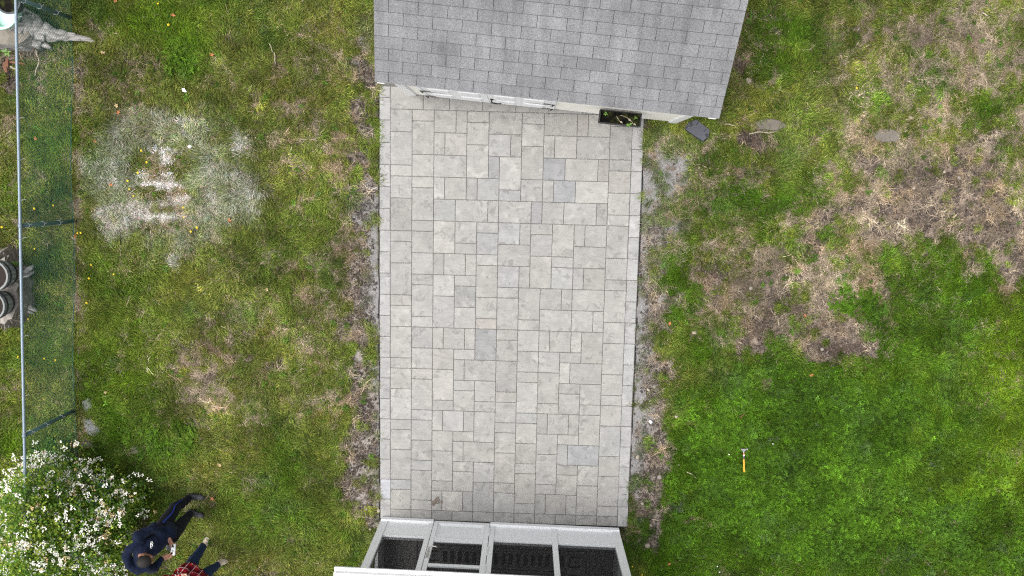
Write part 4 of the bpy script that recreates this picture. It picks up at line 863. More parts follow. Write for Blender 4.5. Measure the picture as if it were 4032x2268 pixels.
other = dict(base=J(1600, 1100, 0), skin=M_skin2, hair=M_hair2, face=(.72, .62, 0), tilt=.2, wr=.185, topname='plaid_shirt', topmat=M_plaid, legname='jeans', legmat=M_jeans, shoe=M_tan, sole=plain('pale_sole', (.6, .55, .47), .8), laces=False,
  toeL=J(1522, 835, .03), toeR=J(1838, 1215, .03),
  j=dict(pel=J(1225, 1560, .97), che=J(1010, 1820, 1.28), nec=J(880, 1970, 1.49), head=J(830, 2030, 1.67), shoL=J(760, 1780, 1.41), shoR=J(1080, 2020, 1.41), elbL=J(850, 1500, 1.14), elbR=J(1330, 1840, 1.14),
         wriL=J(1085, 1452, 1.09), wriR=J(1260, 1570, 1.10), hipL=J(1145, 1460, .93), hipR=J(1320, 1610, .93), kneeL=J(1310, 1185, .51), kneeR=J(1520, 1395, .51), ankL=J(1455, 965, .10), ankR=J(1690, 1275, .10)))
other['handL'] = hand_caps(J(1085, 1452, 1.09), J(1190, 1450, 1.10), J(1130, 1520, 1.09) - J(1130, 1380, 1.09), [J(1245, 1500, 1.12), J(1250, 1480, 1.11), J(1245, 1462, 1.10), J(1230, 1445, 1.10)], J(1200, 1520, 1.14))
other['handR'] = hand_caps(J(1260, 1570, 1.10), J(1215, 1515, 1.12), J(1180, 1560, 1.09) - J(1290, 1520, 1.09), [J(1215, 1460, 1.10), J(1205, 1465, 1.10), J(1195, 1475, 1.11), J(1190, 1490, 1.11)], J(1190, 1530, 1.15))
p2, body2, top2, leg2, base2 = build_person('person in a red plaid shirt, blue jeans and tan shoes at the bottom edge', 'people on the lawn', other)
# loose shirt tail over the hips
jj = {k: Vector(v) - base2 for k, v in other['j'].items()}
hem = fuse('shirt_tail', [(jj['hipL'] + Vector((.0, .02, .02)), .15, jj['hipR'] + Vector((.02, 0, .02)), .15), (jj['hipL'] + Vector((.03, .05, -.08)), .135, jj['hipR'] + Vector((.05, .03, -.08)), .135)], [], .010, 4, M_plaid, top2, .018)

# ------------------------------------------------------------------ white flowering bush
domes = [((95, 2190), .25, 1.15, 1.80), ((320, 2135), .20, .62, 1.42), ((80, 1985), .25, .58, 1.80), ((120, 2080), .3, .75, 1.90), ((105, 2230), .3, .8, 1.95), ((100, 1950), .9, .36, 1.78), ((108, 2050), 1.0, .40, 1.85), ((115, 2150), 1.0, .42, 1.9), ((120, 2250), 1.0, .45, 1.95), ((400, 2215), .15, .33, 1.12), ((430, 2015), .15, .28, 1.02), ((250, 2020), .2, .60, 1.2), ((-150, 2150), .2, 1.1, 1.4), ((250, 2420), .2, 1.0, 1.4)]
bz = at(120, 2200, 0); bush = empty('flowering_bush', (-6.9, -4.6, 0)); tag(bush, 'large bush covered in white blossom clusters over the end of the fence', 'bush')
B0 = Vector((-6.9, -4.6, 0)); DM = []
for (px, py), zb, rr, zt in domes:
    c_ = at(px, py, zt * .8); DM.append((Vector((c_.x, c_.y, zb)), rr * .94, zt - zb))
brng = np.random.default_rng(5)
def bush_pt(lo=.55, hi=1.04, upper=True):
    while True:
        c_, rr, hh = DM[brng.integers(len(DM))] if brng.random() > .35 else DM[0]
        d = brng.normal(size=3); d /= np.linalg.norm(d)
        if upper and d[2] < -.1: continue
        k = brng.uniform(lo, hi) * (.86 + .3 * float(vnoise(np.array([d[0]*2.3 + c_.x]), np.array([d[1]*2.3 + d[2]*1.7 + c_.y]), 31)[0]))
        p = Vector((c_.x + d[0]*rr*k, c_.y + d[1]*rr*k, c_.z + d[2]*hh*k))
        if p.z > .06: return p, Vector(d)
mb = MB()
for k in range(70):                                              # arching canes
    p, d = bush_pt(.75, 1.0); b_ = Vector((-6.95 + random.gauss(0, .3), -4.35 + random.gauss(0, .35), -.05)); m_ = (b_ + p)*.5 + Vector((0, 0, .35))
    mb.tube([b_, (b_+m_)*.5 + Vector((0, 0, .12)), m_, (m_+p)*.5 + Vector((0, 0, .05)), p], [.013, .011, .009, .006, .003], 5)
for k in range(180):
    p, d = bush_pt(.5, .85); q = p + Vector((random.gauss(0, .14), random.gauss(0, .14), random.gauss(.05, .08))); mb.tube([p, (p+q)*.5 + Vector((0, 0, .02)), q], [.005, .004, .002], 4)
mb.v = [tuple(Vector(v) - B0) for v in mb.v]; stems = mb.build('canes', plain('brown_cane', (.10, .075, .05), .85, .3, 20), bush); stems['kind'] = 'stuff'
lv, lf, lc_ = [], [], []
for k in range(4600):
    p, d = bush_pt(.66, 1.03, brng.random() > .1); young = float(vnoise(np.array([p.x*1.7]), np.array([p.y*1.7]), 33)[0]); gcol = np.array([.105, .205, .032]) if brng.random() > .25 + .9*max(0, young - .42) else np.array([.27, .35, .045])
    gcol = gcol * brng.uniform(.85, 1.5)
    for i in range(8):
        b_ = p + Vector(brng.normal(size=3) * .042); dr = Vector(brng.normal(size=3)) * .8 + d * .35; dr.z += .1; dr.normalize(); sd = dr.cross(Vector((0, 0, 1)) + Vector(brng.normal(size=3) * .45))
        if sd.length < .1: continue
        sd.normalize(); nn = sd.cross(dr); ln = brng.uniform(.030, .052); wd_ = ln * .32; o = len(lv)
        lv += [tuple(x - B0) for x in (b_, b_ + dr*ln*.5 + sd*wd_ + nn*ln*.08, b_ + dr*ln, b_ + dr*ln*.5 - sd*wd_ + nn*ln*.08)]
        lf += [(o, o+1, o+2), (o, o+2, o+3)]; cc_ = gcol * brng.uniform(.75, 1.25); lc_ += [(*cc_, 1)] * 4
me = bpy.data.meshes.new('leaves'); me.from_pydata(lv, [], lf); ca = me.color_attributes.new('tone', 'FLOAT_COLOR', 'POINT'); ca.data.foreach_set('color', np.array(lc_, np.float32).ravel())
def leafy(name, attr, inst=False):
    m = NT(name); a1 = m.n('ShaderNodeAttribute', attribute_name=attr); c = a1.outputs['Color']
    if inst:
        a2 = m.n('ShaderNodeAttribute', attribute_name='tint', attribute_type='INSTANCER'); c = m.mix(a2.outputs['Color'], c, 1, 'MULTIPLY')
    m.col(c).rough(.6, .10); tr = m.n('ShaderNodeBsdfTranslucent'); m.l(c, tr.inputs[0]); mx = m.n('ShaderNodeMixShader'); mx.inputs[0].default_value = .28
    m.l(m.p.outputs[0], mx.inputs[1]); m.l(tr.outputs[0], mx.inputs[2]); m.l(mx.outputs[0], m.t.nodes['Material Output'].inputs['Surface']); return m.mat
me.materials.append(leafy('bush_leaf', 'tone')); lo = link('leaves', me, bush); lo['kind'] = 'stuff'
def petals():
    m = NT('white_petal'); oi = m.n('ShaderNodeObjectInfo'); m.col(oi.outputs['Color']).rough(.6, .2); return m.mat
M_petal = petals(); bl = []
def cluster(mb, c=(0, 0, 0), r=.03, n=7, rn=random):
    for k in range(n):
        a_ = rn.uniform(0, 6.28); q = r * math.sqrt(rn.random()); o_ = Vector(c) + Vector((q*math.cos(a_), q*math.sin(a_), rn.uniform(-.3, .5)*r)); rr = rn.uniform(.009, .014); vs_ = [o_ + Vector((0, 0, .002))]; ph = rn.uniform(0, 6)
        tx, ty = rn.uniform(-.5, .5), rn.uniform(-.5, .5)
        for i in range(10):
            q2 = ph + i*math.pi/5; r2 = rr * (1 if i % 2 == 0 else .62); x_, y_ = r2*math.cos(q2), r2*math.sin(q2); vs_.append(o_ + Vector((x_, y_, tx*x_ + ty*y_ + .004)))
        mb.add(vs_, [(0, 1+i, 1+(i+1) % 10) for i in range(10)])
    return mb
for k in range(8): bl.append(cluster(MB(), r=.019 + .004*k, n=5 + k).mesh('blossom', M_petal))
centers = []
while len(centers) < 270:
    p, d = bush_pt(.96, 1.06)
    if d.z > .05: centers.append((p, d))
n_obj = 0; rest = MB(); restd = MB()
for (p, d) in centers:
    dense = brng.integers(2, 9)
    for i in range(dense):
        q = p + Vector((brng.normal() * .10, brng.normal() * .10, brng.normal() * .03)); old = brng.random() < .16; k = brng.integers(8)
        if n_obj < 298:
            o = link('blossom', bl[k], bush, q - B0, (d.y * -.6 + brng.normal()*.2, d.x * .6 + brng.normal()*.2, brng.uniform(0, 6.3))); v_ = brng.uniform(.72, .86)
            o.color = (.50, .36, .19, 1) if old else (v_, v_*.97, v_*.88, 1); n_obj += 1
        else: cluster(restd if old else rest, q - B0, .022 + .005*k, 5 + int(k))
ro = rest.build('small_blossoms', M_petal, bush); ro['kind'] = 'stuff'; ro.color = (.78, .755, .68, 1)
if restd.v: ro = restd.build('faded_blossoms', M_petal, bush); ro['kind'] = 'stuff'; ro.color = (.50, .36, .19, 1)
# blue tub half hidden at the bush
bp = at(372, 1950, .25); e = empty('blue_tub', (bp.x, bp.y, 0)); tag(e, 'bright blue plastic tub half hidden under the white bush', 'tub')
M_blue = plain('blue_plastic', (.06, .30, .48), .4, .08, 6)
MB().lathe([(0, 0), (.13, 0), (.155, .24), (.162, .245), (.162, .26), (.146, .26), (.12, .02), (0, .02)], 26).build('tub_body', M_blue, e)
MB().tube([(.16*math.cos(a_), .16*math.sin(a_), .25 + .09*math.sin((a_+.4)*1.2)) for a_ in np.linspace(-.4, 2.2, 12)], .006, 6).build('handle', M_white, e)

# ------------------------------------------------------------------ small things on the ground
def gz_at(p): return float(ground_z(np.array([p.x]), np.array([p.y]))[0])
M_ham = plain('grey_steel', (.30, .30, .31), .35, .1, 20, metal=.6); M_yel = plain('yellow_grip', (.72, .34, .03), .5, .06, 10)
h0, h1 = at(2926.5, 1765, .03), at(2928.5, 1857, .03); hx = (h0 - h1); hl_ = hx.length; hx.normalize()
ham = empty('hammer', (h1.x, h1.y, gz_at(h1) + .085), math.atan2(hx.y, hx.x) - math.pi/2); tag(ham, 'hammer with a yellow grip lying on the lush right lawn', 'hammer')
MB().tube([(.002, 0, 0), (.003, .02, 0), (0, .05, 0), (0, .12, 0), (-.001, .19, 0), (-.001, hl_*.57, 0)], [.010, .0175, .015, .0145, .0145, .012], 10).build('grip', M_yel, ham, True)
MB().tube([(0, hl_*.57, 0), (0, hl_*.66, 0)], [.0135, .011], 8).build('grip_collar', plain('dark_grey_rubber', (.06, .06, .07), .6), ham)
MB().tube([(0, hl_*.66, 0), (0, hl_*.90, 0)], [.009, .010], 8).build('shaft', M_ham, ham)
MB().box(-.0095, .0095, hl_*.70, hl_*.76, -.0105, .0115).build('handle_band', plain('white_label', (.8, .78, .72), .5), ham)
MB().box(-.0096, .0096, hl_*.765, hl_*.81, -.0105, .0116).build('handle_band', plain('red_label', (.55, .06, .03), .5), ham)
MB().add([(-.052, hl_*1.0, -.010), (.01, hl_*1.0, -.014), (.03, hl_*.985, -.013), (.03, hl_*.955, -.013), (.008, hl_*.88, -.012), (-.012, hl_*.88, -.012), (-.03, hl_*.95, -.011),
          (-.052, hl_*1.0, .010), (.01, hl_*1.0, .014), (.03, hl_*.985, .013), (.03, hl_*.955, .013), (.008, hl_*.88, .012), (-.012, hl_*.88, .012), (-.03, hl_*.95, .011)],
         [(0, 1, 2, 3, 4, 5, 6)[::-1], (7, 8, 9, 10, 11, 12, 13)] + [(i, (i+1) % 7, 7+(i+1) % 7, 7+i) for i in range(7)]).build('head', M_ham, ham)
MB().tube([(.028, hl_*.97, 0), (.045, hl_*.97, 0), (.046, hl_*.97, 0), (.062, hl_*.97, 0)], [.010, .010, .016, .016], 10).build('striking_face', plain('bright_steel', (.5, .5, .5), .25, .1, 20, metal=.8), ham)

# dark grey plastic box by the shed corner
Z7 = lambda x, y, z=.10: at(2320 + .2252*x, 380 + .2252*y, z)
bc = Z7(1900, 600, 0); box = empty('bait_box', (bc.x, bc.y, gz_at(bc) + .01)); tag(box, 'dark grey plastic bait box tilted in the grass beside the shed corner', 'plastic box')
poly = [Z7(*p) - bc for p in ((1682, 562), (1740, 478), (1862, 402), (1900, 408), (2110, 575), (2112, 612), (2100, 690), (1995, 795))]
poly = [(p.x, p.y) for p in poly][::-1]
cx_ = sum(p[0] for p in poly)/8; cy_ = sum(p[1] for p in poly)/8
M_slate = plain('slate_grey_plastic', (.055, .058, .068), .5, .12, 6); M_slate2 = plain('slate_grey_lid', (.072, .076, .09), .45, .12, 6)
MB().prism([(cx_+(x-cx_)*1.02, cy_+(y-cy_)*1.02) for x, y in poly], -.03, .062).build('base', M_slate, box)
MB().prism(poly, .0625, .078).build('lid', M_slate2, box)
def zl(lst): return [(Z7(*p) - bc).xy for p in lst]
def flat(lst, z0, z1, wd_, nm, mt):
    mb = MB(); pts = [Vector((p.x, p.y, (z0+z1)/2)) for p in zl(lst)]; mb.tube(pts, wd_, 6, flat=.5); mb.build(nm, mt, box)
flat([(1690, 570), (1750, 505), (1790, 520), (1815, 490), (1800, 450)], .076, .082, .006, 'lid_groove', M_black); flat([(1700, 585), (1850, 690), (2000, 785)], .076, .082, .006, 'lid_groove', M_black)
flat([(2015, 775), (2075, 715), (2035, 690), (2045, 655), (2090, 650)], .076, .082, .006, 'lid_groove', M_black); flat([(1880, 490), (1925, 445)], .078, .082, .004, 'lid_rib', M_black); flat([(2020, 610), (2050, 575)], .078, .082, .004, 'lid_rib', M_black)
for p in ((1775, 478), (2065, 690)):
    q = Z7(*p) - bc; MB().ell((q.x, q.y, .079), (.034, .034, .006), 14, 4).build('lock_plate', M_slate, box); MB().tube([(q.x - .012, q.y + .012, .085), (q.x + .012, q.y - .012, .085)], .008, 8).build('key_slot', M_black, box)

def stone_mesh(name, rx, ry, rz, mat, seed, n=12, m_=6, j=.10):
    random.seed(seed); mb = MB().ell((0, 0, 0), (rx, ry, rz), n, m_, jit=j); me = mb.mesh(name, mat, True); return me
M_flag = plain('grey_flagstone', (.19, .195, .20), .9, .18, 10, .4); M_flag2 = plain('tan_flagstone', (.15, .132, .112), .95, .25, 12, .5); M_stone = plain('pale_stone', (.34, .29, .23), .85, .2, 20, .4); M_wstone = plain('white_stone', (.78, .78, .77), .7, .05, 20); M_gstone = plain('warm_grey_stone', (.25, .22, .19), .9, .2, 20, .4)
FLAGS = []
def slab(px, py, rx, ry, rz_, lab, mat, seed, n=14):
    p = at(px, py, -.02); r_ = random.Random(seed); FLAGS.append((p.x, p.y, rx*.85, ry*.85, rz_))
    poly = [(rx*(1 + r_.uniform(-.26, .14))*math.cos(2*math.pi*k/n), ry*(1 + r_.uniform(-.26, .14))*math.sin(2*math.pi*k/n)) for k in range(n)]
    mb = MB(); mb.prism(poly, -.06, 0); o = len(mb.v); mb.v += [(x*.9, y*.9, .010 + r_.uniform(-.003, .003)) for x, y in poly] + [(0, 0, .014)]
    mb.f += [(n+i, n+(i+1) % n, o+(i+1) % n, o+i) for i in range(n)] + [(o+i, o+(i+1) % n, o+n) for i in range(n)]; mb.m += [0]*(2*n); mb.f.pop(1); mb.m.pop(1)
    ob = mb.build('stepping_stone', mat, None, False, (p.x, p.y, gz_at(p) + .022), (0, 0, rz_)); tag(ob, lab, 'stepping stone', 'flat stones set in the lawn'); return ob
slab(349, 1596, .105, .125, .2, 'smaller round grey stepping stone by the fence foot, above the larger one', M_flag, 1)
slab(364, 1684, .115, .20, .55, 'larger grey stepping stone by the fence foot with dead grass along its lower edge', M_flag, 2)
slab(345, 1752, .11, .07, .1, 'small half buried stepping stone in dead grass below the larger grey one', M_flag2, 3)
slab(533, 1768, .09, .08, .6, 'half overgrown stepping stone in green grass right of the fence', M_flag2, 4)
slab(3028, 492, .24, .10, -.12, 'tan flat stone in the bare patch right of the shed', M_flag2, 5)
slab(3495, 535, .24, .10, -.05, 'greyish flat stone set alone in the upper right lawn', M_flag2, 6)
STN = [(2972,67,.035,.032,'round tan stone beside the upper edge of the shed roof'),(2949,318,.05,.06,'angular pinkish stone in the grass right of the shed roof'),(3239,1376,.033,.033,'round pale stone on the dark soil of the torn turf'),(2735,1310,.045,.032,'pale stone in lush grass right of the patio'),
 (2549,2149,.055,.05,'largest rounded tan stone near the right corner of the porch'),(2597,1879,.045,.045,'rounded tan stone on brown soil beside the lower patio edge'),(2666,1643,.05,.03,'flat grey stone in grass right of the stone dust'),(2553,1536,.025,.04,'narrow upright stone in the soil beside the patio'),
 (2958,1136,.035,.035,'tan stone among dead turf in the middle of the right lawn'),(2511,1800,.035,.045,'orange tan stone touching the lower right patio edge'),(2563,2070,.03,.035,'tan stone just above the largest stone by the porch'),(2673,1830,.035,.025,'light stone at the grass edge above the broken straw'),(2560,1580,.018,.018,'tiny buff pebble on the soil near the narrow stone'),(1490,2011,.035,.04,'buff stone wedged at the lower left patio corner'),(1442,2008,.03,.025,'flat pale stone on bare soil left of the patio corner'),(1456,2087,.025,.02,'small pale stone on bare soil by the porch corner'),(3600,740,.03,.03,'tan stone in the bare soil of the upper right lawn'),(3778,700,.03,.035,'buff stone on the wide bare patch at the right'),(3720,677,.025,.025,'brown stone on the wide bare patch at the right, left of the buff one'),(2530,1985,.03,.03,'small round stone on grey soil near the patio end')]
for k, (px, py, rx, ry, lab) in enumerate(STN):
    p = at(px, py, 0); o = link('stone', stone_mesh('stone', rx*.85, ry*.85, min(rx, ry)*.6, (M_stone, M_gstone)[k % 3 == 2], 40+k), None, (p.x, p.y, gz_at(p) + .022), (0, 0, k)); tag(o, lab, 'stone', 'loose stones on the ground')
for px, py, lab, k in ((2562, 1661, 'bright white stone chip on the grey stone dust right of the patio', 1), (749, 577, 'white shell fragment right of the chalk dusted grass', 2), (353, 590, 'pale grey stone chip on the left of the chalk dust', 3)):
    p = at(px, py, 0); o = link('stone_chip', stone_mesh('stone_chip', .028, .035, .015, M_wstone, 90+k, 7, 4, .25), None, (p.x, p.y, gz_at(p) + .035), (.2, .1, k)); tag(o, lab, 'stone chip')
p = at(726, 355, .03); mb = MB(); mb.add([(-.035, .03, 0), (.01, .025, .012), (.045, -.03, 0), (-.02, -.025, .004), (-.035, .03, .003), (.01, .025, .015), (.045, -.03, .003), (-.02, -.025, .007)], [(0, 3, 2, 1), (4, 5, 6, 7), (0, 1, 5, 4), (1, 2, 6, 5), (2, 3, 7, 6), (3, 0, 4, 7)])
tag(mb.build('paper_scrap', plain('white_paper', (.82, .82, .80), .8, .02), None, False, (p.x, p.y, gz_at(p) + .07)), 'white folded paper scrap on the grass above the chalk dust', 'paper scrap')
STK = [(2855,488,2897,494,.008,'short pale stick in grass just below the shed roof corner'),(2952,527,3060,518,.009,'long straight pale stick below the tan flat stone'),(2806,527,2820,525,.007,'tiny white stick end beside the dark plastic box'),(2704,1858,2747,1884,.008,'broken pale straw lying left of the hammer'),(2914,1648,2935,1627,.008,'forked brown twig in the grass above the hammer'),
 (2567,2046,2596,2048,.008,'short straight twig on the soil right of the porch corner'),(1060,172,1074,205,.007,'thin pale stick on the upper left lawn, upper piece'),(1078,205,1084,252,.007,'thin pale stick on the upper left lawn, lower piece'),(152,225,136,300,.010,'pale bent twig behind the fence mesh below the grey root'),(3870,50,3890,62,.010,'pale stub of wood in the straw at the upper right'),(1845+60,2256-100,1850+60,2262-100,.002,'')]
for k, (a0, b0, a1, b1, r_, lab) in enumerate(STK[:-1]):
    p, q = at(a0, b0, .03), at(a1, b1, .03); p.z = gz_at(p) + .055; q.z = gz_at(q) + .06; d = q - p; sd = Vector((-d.y, d.x, 0)) * .05
    o = MB().tube([(0, 0, 0), d*.35 + sd, d*.7 - sd*.5, d], [r_, r_*1.1, r_, r_*.6], 6).build('stick', M_dry if k != 4 else M_rot, None, True, p); tag(o, lab, 'stick', 'dry sticks on the lawn')
# fallen leaves
M_oleaf = plain('orange_dead_leaf', (.42, .17, .065), .8, .25, 40); M_tleaf = plain('tan_dead_leaf', (.48, .36, .20), .8, .2, 40)
LVS = [(833,215,0,'orange dead leaf on the upper left lawn'),(465,442,0,'orange dead leaf just above the chalk dust'),(458,416,1,'tan dead leaf just above the orange one at the chalk dust'),(407,208,1,'pale curled leaf in grass near the fence root'),(436,727,0,'bright orange leaf at the left side of the chalk dust'),(903,867,0,'orange brown leaf right of the lowest chalk stripe'),(683,60,0,'small rust leaf in dark grass at the top of the left lawn'),(455,4,0,'tan orange leaf at the very top of the left lawn'),
 (138,545,0,'orange leaf behind the fence mesh'),(370,555,0,'tan orange leaf left of the chalk stripes'),(293,930,0,'red brown leaf at the foot of the middle fence post'),(2636,1272,0,'orange leaf on the straw edge right of the patio'),(3170,1243,0,'peach coloured dead leaf on the torn turf'),(3195,1477,0,'pinkish dead leaf below the torn turf'),(2634,2218,0,'red leaf in grass right of the porch corner'),(835,1965,0,'orange leaf at the toe of the upper dark shoe'),(415,1545,1,'tan leaf scrap on the dry lawn above the stepping stones'),(1050,1140,1,'pale leaf scrap on the left lawn beside the dry patch'),(863,1833,1,'tiny yellow leaf on the lower left lawn')]
for k, (px, py, t_, lab) in enumerate(LVS):
    p = at(px, py, .03); random.seed(k); mb = MB(); n = 10; pts = []
    for i in range(n):
        q = 2*math.pi*i/n; r_ = .045 * (1 if i % 2 == 0 else .5) * random.uniform(.7, 1.1); pts.append((r_*math.cos(q), r_*.7*math.sin(q), random.uniform(0, .02)))
    mb.add([(0, 0, .004)] + pts, [(0, 1+i, 1+(i+1) % n) for i in range(n)]); tag(mb.build('dead_leaf', (M_oleaf, M_tleaf)[t_], None, False, (p.x, p.y, gz_at(p) + .062), (.2*math.sin(k), .2*math.cos(k), k)), lab, 'leaf', 'fallen leaves on the lawn')
# dandelions
M_dand = plain('dandelion_yellow', (.80, .56, .02), .7, .1, 60); M_clw = plain('clover_white', (.75, .74, .68), .7, .1, 60)
dm_ = MB()
for i in range(16):
    q = i*math.pi/8; dm_.add([(0, 0, .010), (.019*math.cos(q-.17), .019*math.sin(q-.17), .003), (.022*math.cos(q), .022*math.sin(q), .002), (.019*math.cos(q+.17), .019*math.sin(q+.17), .003)], [(0, 1, 2), (0, 2, 3)])
for i in range(9):
    q = i*.7; dm_.add([(0, 0, .016), (.011*math.cos(q-.3), .011*math.sin(q-.3), .008), (.012*math.cos(q+.3), .012*math.sin(q+.3), .008)], [(0, 1, 2)])
dmesh = dm_.mesh('dandelion', M_dand); sm3 = MB().tube([(0, 0, -.06), (0, 0, .003)], .0022, 4).mesh('stem', M_leafY)
cm_ = MB().ell((0, 0, 0), (.011, .011, .010), 8, 5, jit=.12).mesh('clover_flower', M_clw)
DAN = [((624,15),(665,98),'yellow dandelion flower in grass atop the left lawn'),((557,593),(579,639),(543,680),'yellow dandelion flower among the upper chalk stripes'),((503,712),(510,745),(526,771),'yellow dandelion flower at the left edge of the chalk stripes'),((724,817),(726,855),(775,896),(751,912),'yellow dandelion flower at the lower right of the chalk stripes'),
 ((137,821),(210,809),(138,979),'yellow dandelion flower behind the middle of the fence mesh'),((110,1256),(174,1412),(218,1418),'yellow dandelion flower behind the lower part of the fence mesh'),((7,894),(72,1404),'yellow dandelion flower left of the silver fence rail'),((304,918),(317,917),'yellow dandelion flower at the foot of the middle fence post'),((360,1043),(351,1096),(341,1193),(448,1080),'yellow dandelion flower on the left lawn below the chalk dust'),
 ((3371,347),'yellow dandelion flower alone in the upper right lawn'),((2490,2230),(2528,2262),'yellow dandelion flower beside the right wall of the porch')]
for e_ in DAN:
    pts_ = sorted(e_[:-1], key=lambda q: q[1]); nm_ = {1: [''], 2: [', upper of two', ', lower of two'], 3: [', upper of three', ', middle of three', ', lower of three'], 4: [', topmost of four', ', second of four', ', third of four', ', lowest of four']}[len(pts_)]
    if 'foot of the middle' in e_[-1]: nm_ = [', right of two', ', left of two']
    for (px, py), nx_ in zip(pts_, nm_):
        p = at(px, py, .04); o = link('dandelion', dmesh, None, (p.x, p.y, gz_at(p) + .085), (random.uniform(-.2, .2), random.uniform(-.2, .2), px)); tag(o, e_[-1] + nx_, 'dandelion', e_[-1].replace('yellow dandelion flower', 'dandelions')); s_ = .78 if px % 2 else .62; o.scale = (s_, s_, s_); link('stem', sm3, o)
for (px, py), lab in (((2871,1790), 'white clover flower left of the hammer'), ((3042,1746), 'white clover flower right of the hammer, further up'), ((2824,2229), 'white clover flower low on the right lawn, upper of two'), ((2833,2251), 'white clover flower low on the right lawn, lower of two')):
    p = at(px, py, .05); o = link('clover_flower', cm_, None, (p.x, p.y, gz_at(p) + .085)); tag(o, lab, 'clover flower', 'white clover flowers'); link('stem', sm3, o)
# brown splash stain of mud on a slab
p = at(1716, 1973, 0); mb = MB(); random.seed(5); n = 22
for k in range(26):
    a_ = random.uniform(0, 6.28); q = .085*math.sqrt(random.random()); r_ = random.uniform(.008, .026); mb.ell((q*math.cos(a_)*1.2, q*math.sin(a_)*.8, .001), (r_, r_, .0025), 8, 3, jit=.2)
mud = mb.build('mud_splash', plain('dried_mud', (.17, .14, .115), .95, .25, 60), None, True, (p.x, p.y, .001)); tag(mud, 'brown dried mud splash on a slab near the porch', 'mud splash')

# ------------------------------------------------------------------ grass: tufts scattered over the soil
src = bpy.data.collections.new('tuft_shapes')
M_tuft = leafy('grass_blade', 'tone', True)
def tuft(name, blades, seed):
    r_ = np.random.default_rng(seed); v, f, c = [], [], []
    blades(r_, v, f, c); me = bpy.data.meshes.new(name); me.from_pydata(v, [], f)
    ca = me.color_attributes.new('tone', 'FLOAT_COLOR', 'POINT'); ca.data.foreach_set('color', np.array([(*x, 1) for x in c], np.float32).ravel()); me.materials.append(M_tuft)
    o = bpy.data.objects.new(name, me); src.objects.link(o)
def blade(v, f, c, p, d, ln, wd_, lift, droop, tone):
    o = len(v); d = d / np.linalg.norm(d); s_ = np.array([-d[1], d[0], 0]) * wd_
    q = [p, p + d*ln*.45 + [0, 0, lift*.75], p + d*ln*.8 + [0, 0, lift], p + d*ln + [0, 0, lift - droop]]
    v += [tuple(q[0]-s_), tuple(q[0]+s_), tuple(q[1]-s_*.9), tuple(q[1]+s_*.9), tuple(q[2]-s_*.6), tuple(q[2]+s_*.6), tuple(q[3])]
    f += [(o, o+1, o+3, o+2), (o+2, o+3, o+5, o+4), (o+4, o+5, o+6)]; c += [tone]*7
def t_long(n, spread, l0, l1, wd_):
    def fn(r_, v, f, c):
        for i in range(n):
            p = np.array([r_.normal()*spread, r_.normal()*spread, -.01]); a = r_.normal()*.55; d = np.array([math.cos(a), math.sin(a), 0.]); ln = r_.uniform(l0, l1); k = r_.uniform(.4, 1.65)
            tone = np.array([k, k, k]) * (np.array([1.9, 1.3, 1.7]) if r_.random() < .10 else 1)
            blade(v, f, c, p, d, ln*.9, wd_*r_.uniform(.7, 1.2), ln*r_.uniform(.30, .65), ln*r_.uniform(.0, .3), tuple(tone))
    return fn
def t_short(n, spread, l0, l1, wd_):
    def fn(r_, v, f, c):
        for i in range(n):
            p = np.array([r_.normal()*spread, r_.normal()*spread, -.01]); a = r_.uniform(0, 6.28); d = np.array([math.cos(a), math.sin(a), 0.]); ln = r_.uniform(l0, l1); k = r_.uniform(.35, 1.7)
            blade(v, f, c, p, d, ln*.7, wd_*r_.uniform(.7, 1.3), ln*r_.uniform(.4, .9), ln*.1, tuple(np.array([k, k, k]) * (np.array([1.9, 1.3, 1.7]) if r_.random() < .12 else 1)))
    return fn
def t_straw(n, spread, l0, l1, wd_):
    def fn(r_, v, f, c):
        for i in range(n):
            p = np.array([r_.normal()*spread, r_.normal()*spread, r_.uniform(-.005, .012)]); a = r_.uniform(0, 6.28); d = np.array([math.cos(a), math.sin(a), 0.]); ln = r_.uniform(l0, l1); k = r_.uniform(.45, 1.4)
            blade(v, f, c, p, d, ln, wd_*r_.uniform(.6, 1.2), r_.uniform(.003, .028), .01, (k, k*.98, k*.95))
    return fn
def t_clover(n, spread):
    def fn(r_, v, f, c):
        for i in range(n):
            p = np.array([r_.normal()*spread, r_.normal()*spread, r_.uniform(.02, .07)]); k = r_.uniform(.6, 1.5); a0 = r_.uniform(0, 6.28); tx = r_.normal(size=2)*.35
            for j in range(3):
                a = a0 + j*2.094; rr = r_.uniform(.009, .0145); o = len(v); e1 = np.array([math.cos(a), math.sin(a)]); e2 = np.array([-e1[1], e1[0]])
                for (u_, w_) in ((0, 0), (.8, .6), (1.7, .75), (2.0, 0), (1.7, -.75), (.8, -.6)):
                    xy = e1*u_*rr + e2*w_*rr; v.append((p[0]+xy[0], p[1]+xy[1], p[2] + xy @ tx + .003*(abs(w_)))); c.append((k, k, k))
                f.append((o, o+1, o+2, o+3)); f.append((o, o+3, o+4, o+5))
        for i in range(8):
            p = np.array([r_.normal()*spread, r_.normal()*spread, -.01]); a = r_.uniform(0, 6.28); ln = r_.uniform(.05, .09); k = r_.uniform(.7, 1.3); blade(v, f, c, p, np.array([math.cos(a), math.sin(a), 0]), ln*.7, .0025, ln*.6, 0, (k*1.2, k, k))
    return fn
